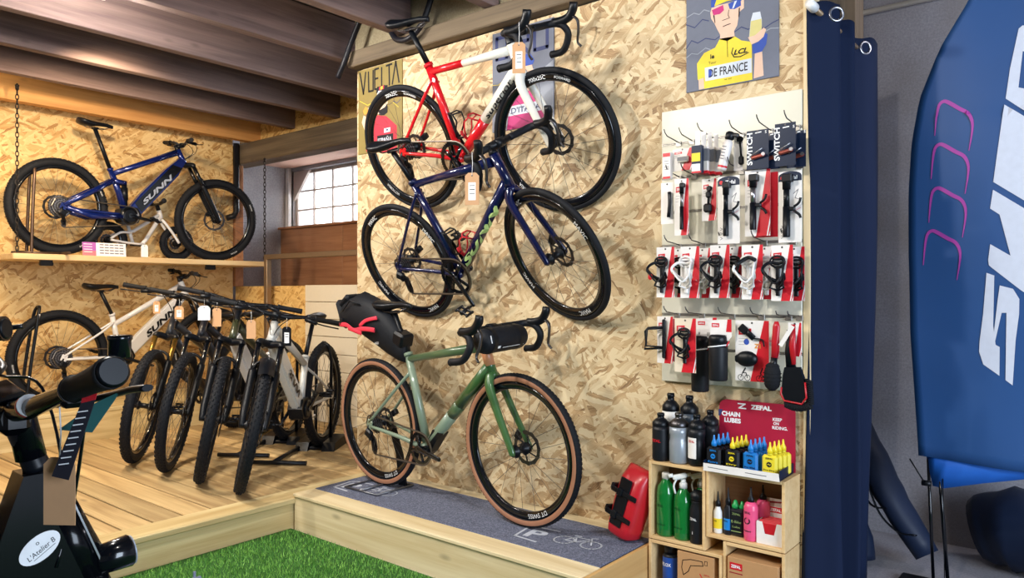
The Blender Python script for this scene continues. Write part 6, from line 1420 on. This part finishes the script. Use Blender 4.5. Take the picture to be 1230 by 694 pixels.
q = thing('lubricant_jug', 'squat black bottle with green cap and pale green print', 'bottle', T(-1.160, 2.842, Z2)); b = MB().use(C_mbl); b.box((0, 0, .055), (.062, .034, .110), None, .010); b.build('bottle_body', q); b = MB().use(pm('green cap plastic', (28, 156, 80), .35)); b.lathe([(.014, .110), (.014, .122), (.010, .128), (.006, .140), (.001, .142)], T(-.010, 0, 0), 14); b.lathe([(.012, .110), (.012, .118), (.008, .126), (.005, .138), (.001, .140)], T(.016, .004, 0), 14); b.build('bottle_cap', q); b = MB().use(pm('pale green print', (150, 176, 112), .5)); M = T(0, -.0172, 0) @ CY; b.text('ZEFAL', M @ T(0, .09, .0003), .008, .034); b.text('E-Bike', M @ T(0, .06, .0003), .010, .04); b.text('Lube', M @ T(0, .04, .0003), .008, .03); b.line([(-.02, .022), (.02, .022)], .003, M, .0004); b.build('bottle_label', q)
C_pkb = pm('pink bottle plastic', (232, 84, 132), .3)
pk = [(.001, 0), (.025, 0), (.027, .005), (.027, .128), (.022, .142), (.012, .150)]; pkc = [(.0135, .148), (.0135, .160), (.006, .170), (.003, .205), (.001, .206)]
bottle('sealant_bottle', 'pink bottle with black nozzle and round black emblem, in front', -1.103, 2.832, Z2, pk, C_pkb, pkc, K_blk, (.0274, .02, .12, C_pkb, [('ZEFAL', .110, .009, .03), ('O', .078, .026, .028), ('Sealant', .040, .007, .034)], C_inkp), 'pink sealant bottles')
bottle('sealant_bottle', 'pink bottle standing behind the front pink bottle', -1.080, 2.898, Z2, pk, C_pkb, pkc, K_blk, None, 'pink sealant bottles')
q = thing('wipes_box', 'white counter box filled with red folded cloths', 'box', T(-1.0245, 2.862, Z2)); b = MB().use(C_wcard)
b.prism([(-.05, 0), (.05, 0), (.05, .085), (.028, .085), (.018, .04), (-.018, .04), (-.028, .085), (-.05, .085)], .046, .048, CY); b.bx(-.05, -.048, -.046, .05, 0, .085); b.bx(.048, .05, -.046, .05, 0, .085); b.bx(-.05, .05, -.046, .05, 0, .002); b.bx(-.05, .05, .048, .050, 0, .155); b.use(C_rcard); M = T(0, .0475, 0) @ CY; b.prism([(-.04, .10), (.02, .10), (.02, .122), (-.04, .122)], 0, .0006, M); b.use(K_wht).text('ZEFAL', M @ T(-.01, .111, .0009), .012, .045, bold=.04); b.use(C_dred).line([(-.03, .14), (.03, .146)], .006, M, .0008); b.build('carton', q)
b = MB().use(C_rcard)
for k in range(9): b.box((0, -.040 + k * .009, .048 + .002 * (k % 3)), (.088, .007, .072), rotm(.12, 0, 0), .002)
b.build('folded_cloth', q)
bottle('spray_can', 'black and blue spray can at the bottom left of the crates', -1.455, 2.845, .0165, [(.001, 0), (.031, 0), (.033, .004), (.033, .150), (.026, .160)], C_mbl, [(.0265, .159), (.0265, .194), (.022, .199), (.001, .200)], K_blk, (.0334, .02, .148, pm('deep blue print', (24, 74, 160), .35), [('VELOX', .118, .014, .05)], K_wht, (-3.2, .1)), cat='can')
C_krf = pm('kraft board', (186, 142, 96), .75)
def kraft(label, x, y, z, w_, d_, h_, fn):
    q = thing('kraft_box', label, 'box', T(x, y, z), 'kraft boxes in the lower crates'); b = MB().use(C_krf); b.box((0, 0, h_ / 2), (w_, d_, h_), None, .002); fn(b, T(0, -d_ / 2 - .0005, 0) @ CY); b.build('carton', q)
def pr1(b, M):
    b.use(K_blk)
    b.line([(-.06, .13), (-.055, .16), (-.02, .17), (.03, .172), (.034, .155), (-.02, .145), (-.03, .12), (-.052, .10), (-.06, .13)], .003, M); b.line([(.04, .16), (.052, .16), (.052, .176), (.04, .176), (.04, .16)], .002, M); b.use(C_rcard); b.line([(.02, .12), (.034, .10)], .004, M); b.text('ZEFAL', M @ T(.05, .12, .0002), .006, .026); b.use(pm('dark green print', (10, 70, 30), .5)).prism([(-.05, .02), (.02, .02), (.02, .06), (-.05, .06)], 0, .0006, M)
kraft('kraft box with a black line drawing beside the spray can', -1.322, 2.875, .0165, .160, .15, .195, pr1)
def pr2(b, M):
    b.use(C_rcard).prism([(-.09, .178), (-.04, .178), (-.04, .205), (-.09, .205)], 0, .0006, M); b.use(K_wht).text('ZEFAL', M @ T(-.065, .191, .001), .012, .04, bold=.04); b.use(C_dred).line([(-.09, .165), (-.04, .165)], .004, M); b.use(K_brn).line([(-.02, .1), (.06, .1)], .003, M)
kraft('kraft box with a red label under the pink bottles', -1.080, 2.866, .0165, .20, .16, .225, pr2)
# ---- navy curtain on a rod past the post
C_cur = pm('navy curtain cloth', (7, 24, 54), .85, noise=.06, scale=200)
q = thing('curtain_rod', 'white ended rod carrying the navy curtain beside the post', 'rod', T(-.888, 2.90, 2.36)); b = MB().use(pm('bronze grey metal', (150, 128, 104), .35, .7)); b.tube([(0, -.0, 0), (0, .86, 0)], .011, 12); b.build('rod_tube', q); b = MB().use(C_wpl); b.lathe([(.006, -.05), (.017, -.046), (.019, -.02), (.019, .012), (.012, .02)], rotm(-PI / 2, 0, 0), 16); b.build('rod_end', q); b = MB().use(K_wht); b.tube([(-.06, .10, .0), (-.02, .10, -.012), (.0, .10, -.014)], .005, 8); b.build('rod_bracket', q)
q = thing('curtain', 'navy eyelet curtain drawn back beside the wooden post', 'curtain', T(-.888, 2.93, 0))
# plan of the folds (x, y) relative to the rod
plan = [(-.055, .035), (-.03, .03), (.03, .085), (.058, .12), (.01, .17), (-.045, .20), (-.04, .26), (.02, .33), (.05, .36), (.0, .42), (-.05, .47), (-.03, .53), (.03, .60), (.06, .66), (.055, .72)]
pc = catmull([(x, y, 0) for x, y in plan], 5); nz = 26
def drape(i, j):
    p = pc[i]; t = j / nz; z = 2.405 - 2.38 * t
    w_ = .3 + .7 * (1 - t); s = math.sin(i * .33 + 1.2) * .02 * t
    k = 1 - .22 * t * t
    return Vector((p.x * (.9 + .35 * t) + s + .012 * math.sin(5 * t + i * .1) * t, p.y * k + .015 * math.sin(3 * t + i * .2) * t, z + .006 * math.cos(i * .7) * (1 - t)))
b = MB().use(C_cur); n = len(pc)
b.add([drape(i, j) for j in range(nz + 1) for i in range(n)], [(j * n + i, j * n + i + 1, (j + 1) * n + i + 1, (j + 1) * n + i) for j in range(nz) for i in range(n - 1)], True); cu = b.build('cloth', q)
sm = cu.modifiers.new('thickness', 'SOLIDIFY'); sm.thickness = .003
for i in (12, 27, 44, 60):
    p = pc[i]; a = pc[min(n - 1, i + 1)] - pc[i - 1]; M = frame((p.x, p.y, 2.36), (a.x, a.y, 0), (0, 0, 1)); b = MB().use(K_stl); b.lathe([(.021, -.004), (.030, -.005), (.032, 0), (.030, .005), (.021, .004)], M, 22, closed=True); b.build('eyelet', q)
b = MB().use(K_pap); b.M = T(-.03, -.012, .125) @ rotm(0, 0, .6); b.prism([(-.02, -.025), (.022, -.02), (.02, .028), (-.022, .024)], 0, .0008, CY); b.build('care_label', q)
# ---- blue feather flag
FYL = 3.5
C_flag = pm('blue flag cloth', (30, 74, 130), .5, noise=.10, scale=3, bump=.35); C_flb = pm('bright blue hem', (24, 96, 190), .55); C_fdk = pm('dark blue hem band', (26, 48, 88), .6); C_mgl = pm('violet pink print', (168, 62, 156), .5); C_fwh = pm('silver white print', (206, 210, 224), .5)
q = thing('feather_flag', 'tall blue feather flag with white letters and pink arcs', 'flag', T(-.4, FYL, 0))
outl = [(-.30, 2.86), (-.36, 2.72), (-.456, 2.463), (-.56, 2.281), (-.636, 2.087), (-.668, 1.90), (-.682, 1.70), (-.684, 1.457), (-.677, 1.103), (-.658, .822), (-.643, .60)]
def fl_left(z):
    if z >= outl[0][1]: return outl[0][0]
    for (x0, z0), (x1, z1) in zip(outl[:-1], outl[1:]):
        if z1 <= z <= z0: return x0 + (x1 - x0) * (z0 - z) / (z0 - z1)
    return outl[-1][0]
def ripple(x, z):
    return .016 * math.sin(3.1 * z + 4 * x) * (1 if z < 2 else .5) + .012 * math.sin(9 * x + 1.5 * z) + .008 * math.sin(14 * x + 6 * z) * max(0, 1.2 - z)
X1 = .18
b = MB().use(C_flag); nu, nv = 26, 48
def fpt(u, v):
    z = 2.86 - (2.86 - (.588 - .03 * u)) * v; xl = fl_left(z); x = xl + (X1 - xl) * u
    return Vector((x + .4, ripple(x, z), z))
b.grid(fpt, nu, nv); c = b.build('flag_cloth', q); m_ = c.modifiers.new('thickness', 'SOLIDIFY'); m_.thickness = .002
def decal(name, polys, mat, off=.0045):
    import bmesh
    bm = bmesh.new()
    for L in polys:
        f = bm.faces.new([bm.verts.new((x + .4, 0, z)) for x, z in L])
    bmesh.ops.triangulate(bm, faces=bm.faces[:])
    for _ in range(3): bmesh.ops.subdivide_edges(bm, edges=[e for e in bm.edges if e.calc_length() > .03], cuts=1, use_grid_fill=True)
    for v in bm.verts: v.co.y = ripple(v.co.x - .4, v.co.z) - off
    bmesh.ops.recalc_face_normals(bm, faces=bm.faces[:])
    me = bpy.data.meshes.new(name); bm.to_mesh(me); bm.free(); me.materials.append(mat); o = bpy.data.objects.new(name, me); COL.objects.link(o); o.parent = q; return o
def F2(px, py):
    """flag coordinates of a point measured on the photograph's flag"""
    a = (px - 615) / FPX; d = FYL / (.775 + .632 * a); return (d * (-.632 + .775 * a), 1.28 + (HOR - py) / FPX * d)
c1 = lambda x, y: F2(1080 + x * .3606, y * .3606); c2 = lambda x, y: F2(1080 + x * .3606, 240 + y * .3606)
Ss = [[c2(292, 243), c2(318, 252), c2(308, 420), c2(300, 468), c2(312, 478), c2(335, 490), c2(334, 586), c2(280, 548), c2(266, 505), c2(268, 470), c2(280, 380)],
      [c2(336, 285), c2(380, 296), c2(401, 330), c2(400, 380), c2(388, 470), c2(378, 618), c2(354, 600), c2(360, 470), c2(366, 385), c2(358, 376), c2(342, 376), c2(320, 470), c2(316, 440), c2(328, 340)]]
Us = [[c2(315, -32), c2(305, 30), c2(380, 78), c2(372, 186), c2(305, 148), c2(298, 200), c2(300, 218), c2(312, 228), c2(405, 300), c2(470, 342), c2(470, 60)]]
Ns = [[c1(352, 350), c1(316, 608), c1(470, 700), c1(470, 632), c1(416, 598), c1(355, 560), c1(370, 440), c1(416, 468), c1(470, 500), c1(470, 420)]]
N2 = [[c1(398, 95), c1(370, 230), c1(356, 330), c1(440, 384), c1(440, 300), c1(398, 292), c1(412, 170), c1(440, 180), c1(440, 82), c1(410, 84)]]
for L in (Ss, Us, Ns, N2): decal('flag_letter', L, C_fwh)
def stroke(P, w0, w1):
    P = [Vector((x, z)) for x, z in P]; n = len(P); Lf = []; Rt = []
    for i, p in enumerate(P):
        t = (P[min(n - 1, i + 1)] - P[max(0, i - 1)]).normalized(); nn = Vector((-t.y, t.x)); w_ = w0 + (w1 - w0) * math.sin(PI * i / (n - 1)); Lf.append(p + nn * w_ / 2); Rt.append(p - nn * w_ / 2)
    return [[tuple(Lf[i]), tuple(Lf[i + 1]), tuple(Rt[i + 1]), tuple(Rt[i])] for i in range(n - 1)]
for fn, dx, dy in ((c1, 0, 0), (c1, -14, 142), (c1, -24, 286), (c2, -44, -238 + 0)):
    P = [(122, 455), (128, 395), (136, 355), (152, 341), (170, 346), (205, 366), (232, 380), (246, 405), (247, 440), (236, 505)]
    if fn is c2: P = [(x - 44 + (x - 122) * .0, y - 238) for x, y in P]; P3 = [c2(*p) for p in P]
    else: P3 = [c1(x + dx, y + dy) for x, y in P]
    P3 = [tuple(v[:2]) for v in catmull([(x, z, 0) for x, z in P3], 3)]
    decal('pink_arc', stroke(P3, .003, .015), C_mgl)
b = MB().use(C_flb); pts = [(1112, 553), (1119, 585), (1132, 588), (1180, 582), (1232, 577), (1260, 574)]; up = [(1112, 548), (1125, 552), (1140, 560), (1180, 566), (1232, 571), (1260, 572)]
lo_ = [F2(*p) for p in pts]; u_ = [F2(p[0], p[1] - 16) for p in up]
b.add([(x + .4, .025, z) for x, z in lo_] + [(x + .4, .012, z) for x, z in u_], [(i, i + 1, 7 + i, 6 + i) for i in range(5)], True); o = b.build('lower_hem', q); o.modifiers.new('thickness', 'SOLIDIFY').thickness = .003
for (xa, za, xb, zb, rr) in ((-.612, .60, -.590, .02, .0065), (-.575, .60, -.535, .02, .0075)):
    b = MB().use(K_gls); b.tube([(xa + .4, .03, za), (xb + .4, .03, zb)], rr, 10); b.build('flag_pole', q)
b = MB().use(K_blk); b.tube([(-.555 + .4, .02, .50), (-.545 + .4, .0, .02)], .0018, 5); b.tube([(-.635 + .4, .03, .47), (-.60 + .4, .03, .47)], .012, 8); b.tube([(-.685 + .4, .05, .56), (-.63 + .4, .03, .48)], .003, 6); b.build('guy_line', q)
b = MB().use(pm('black steel', (24, 24, 28), .45, .6)); b.box((-.16, .03, .012), (.36, .30, .022), None, .006); b.build('flag_base', q)
# ---- dark bags behind the curtain and the flag
C_bag = pm('dark navy nylon', (24, 36, 60), .5, bump=.5, scale=14, noise=.1)
def blob_tube(name, label, pts, rad, ry, cat, mat=C_bag, seed=1):
    rg = random.Random(seed); P = catmull(pts, 4); k = len(P); q = thing(name, label, cat); b = MB().use(mat)
    rs = []; rys = []
    for i in range(k):
        t = i / (k - 1) * (len(rad) - 1); a = int(min(t, len(rad) - 2)); f = t - a
        rs.append((rad[a] * (1 - f) + rad[a + 1] * f) * rg.uniform(.92, 1.08)); rys.append((ry[a] * (1 - f) + ry[a + 1] * f) * rg.uniform(.92, 1.08))
    b.tube(P, rs, 18, ry=rys); b.build('bag_body', q); return q, P
q, P = blob_tube('pole_bag', 'long dark blue pole bag leaning diagonally behind the flag poles', [(-1.16, 3.99, .95), (-1.06, 3.95, .74), (-.918, 3.90, .465), (-.804, 3.86, .274), (-.665, 3.82, .075)], [.055, .075, .085, .08, .055], [.05, .06, .07, .06, .05], 'bag', seed=3)
b = MB().use(K_blk); b.tube(catmull([(-.99, 3.87, .62), (-.97, 3.82, .42), (-.90, 3.80, .27), (-.80, 3.80, .27)], 5), .004, 8, ry=.015); b.tube(catmull([(-.96, 3.86, .56), (-.92, 3.82, .38), (-.86, 3.79, .24), (-.78, 3.78, .17), (-.70, 3.77, .17)], 5), .004, 8, ry=.013); b.build('carry_strap', q)
blob_tube('fabric_bag', 'dark blue fabric bag slumped against the wall behind the curtain foot', [(-1.09, 3.80, .50), (-1.05, 3.78, .32), (-1.0, 3.74, .15), (-.98, 3.72, .02)], [.05, .09, .12, .13], [.06, .07, .085, .09], 'bag', seed=8)
blob_tube('fabric_bag', 'wide dark blue bag on the floor behind the feather flag', [(-.50, 4.08, .16), (-.35, 4.05, .20), (-.15, 4.02, .18), (.10, 4.02, .15), (.22, 4.03, .12)], [.09, .16, .17, .16, .08], [.14, .19, .17, .14, .10], 'bag', seed=9)
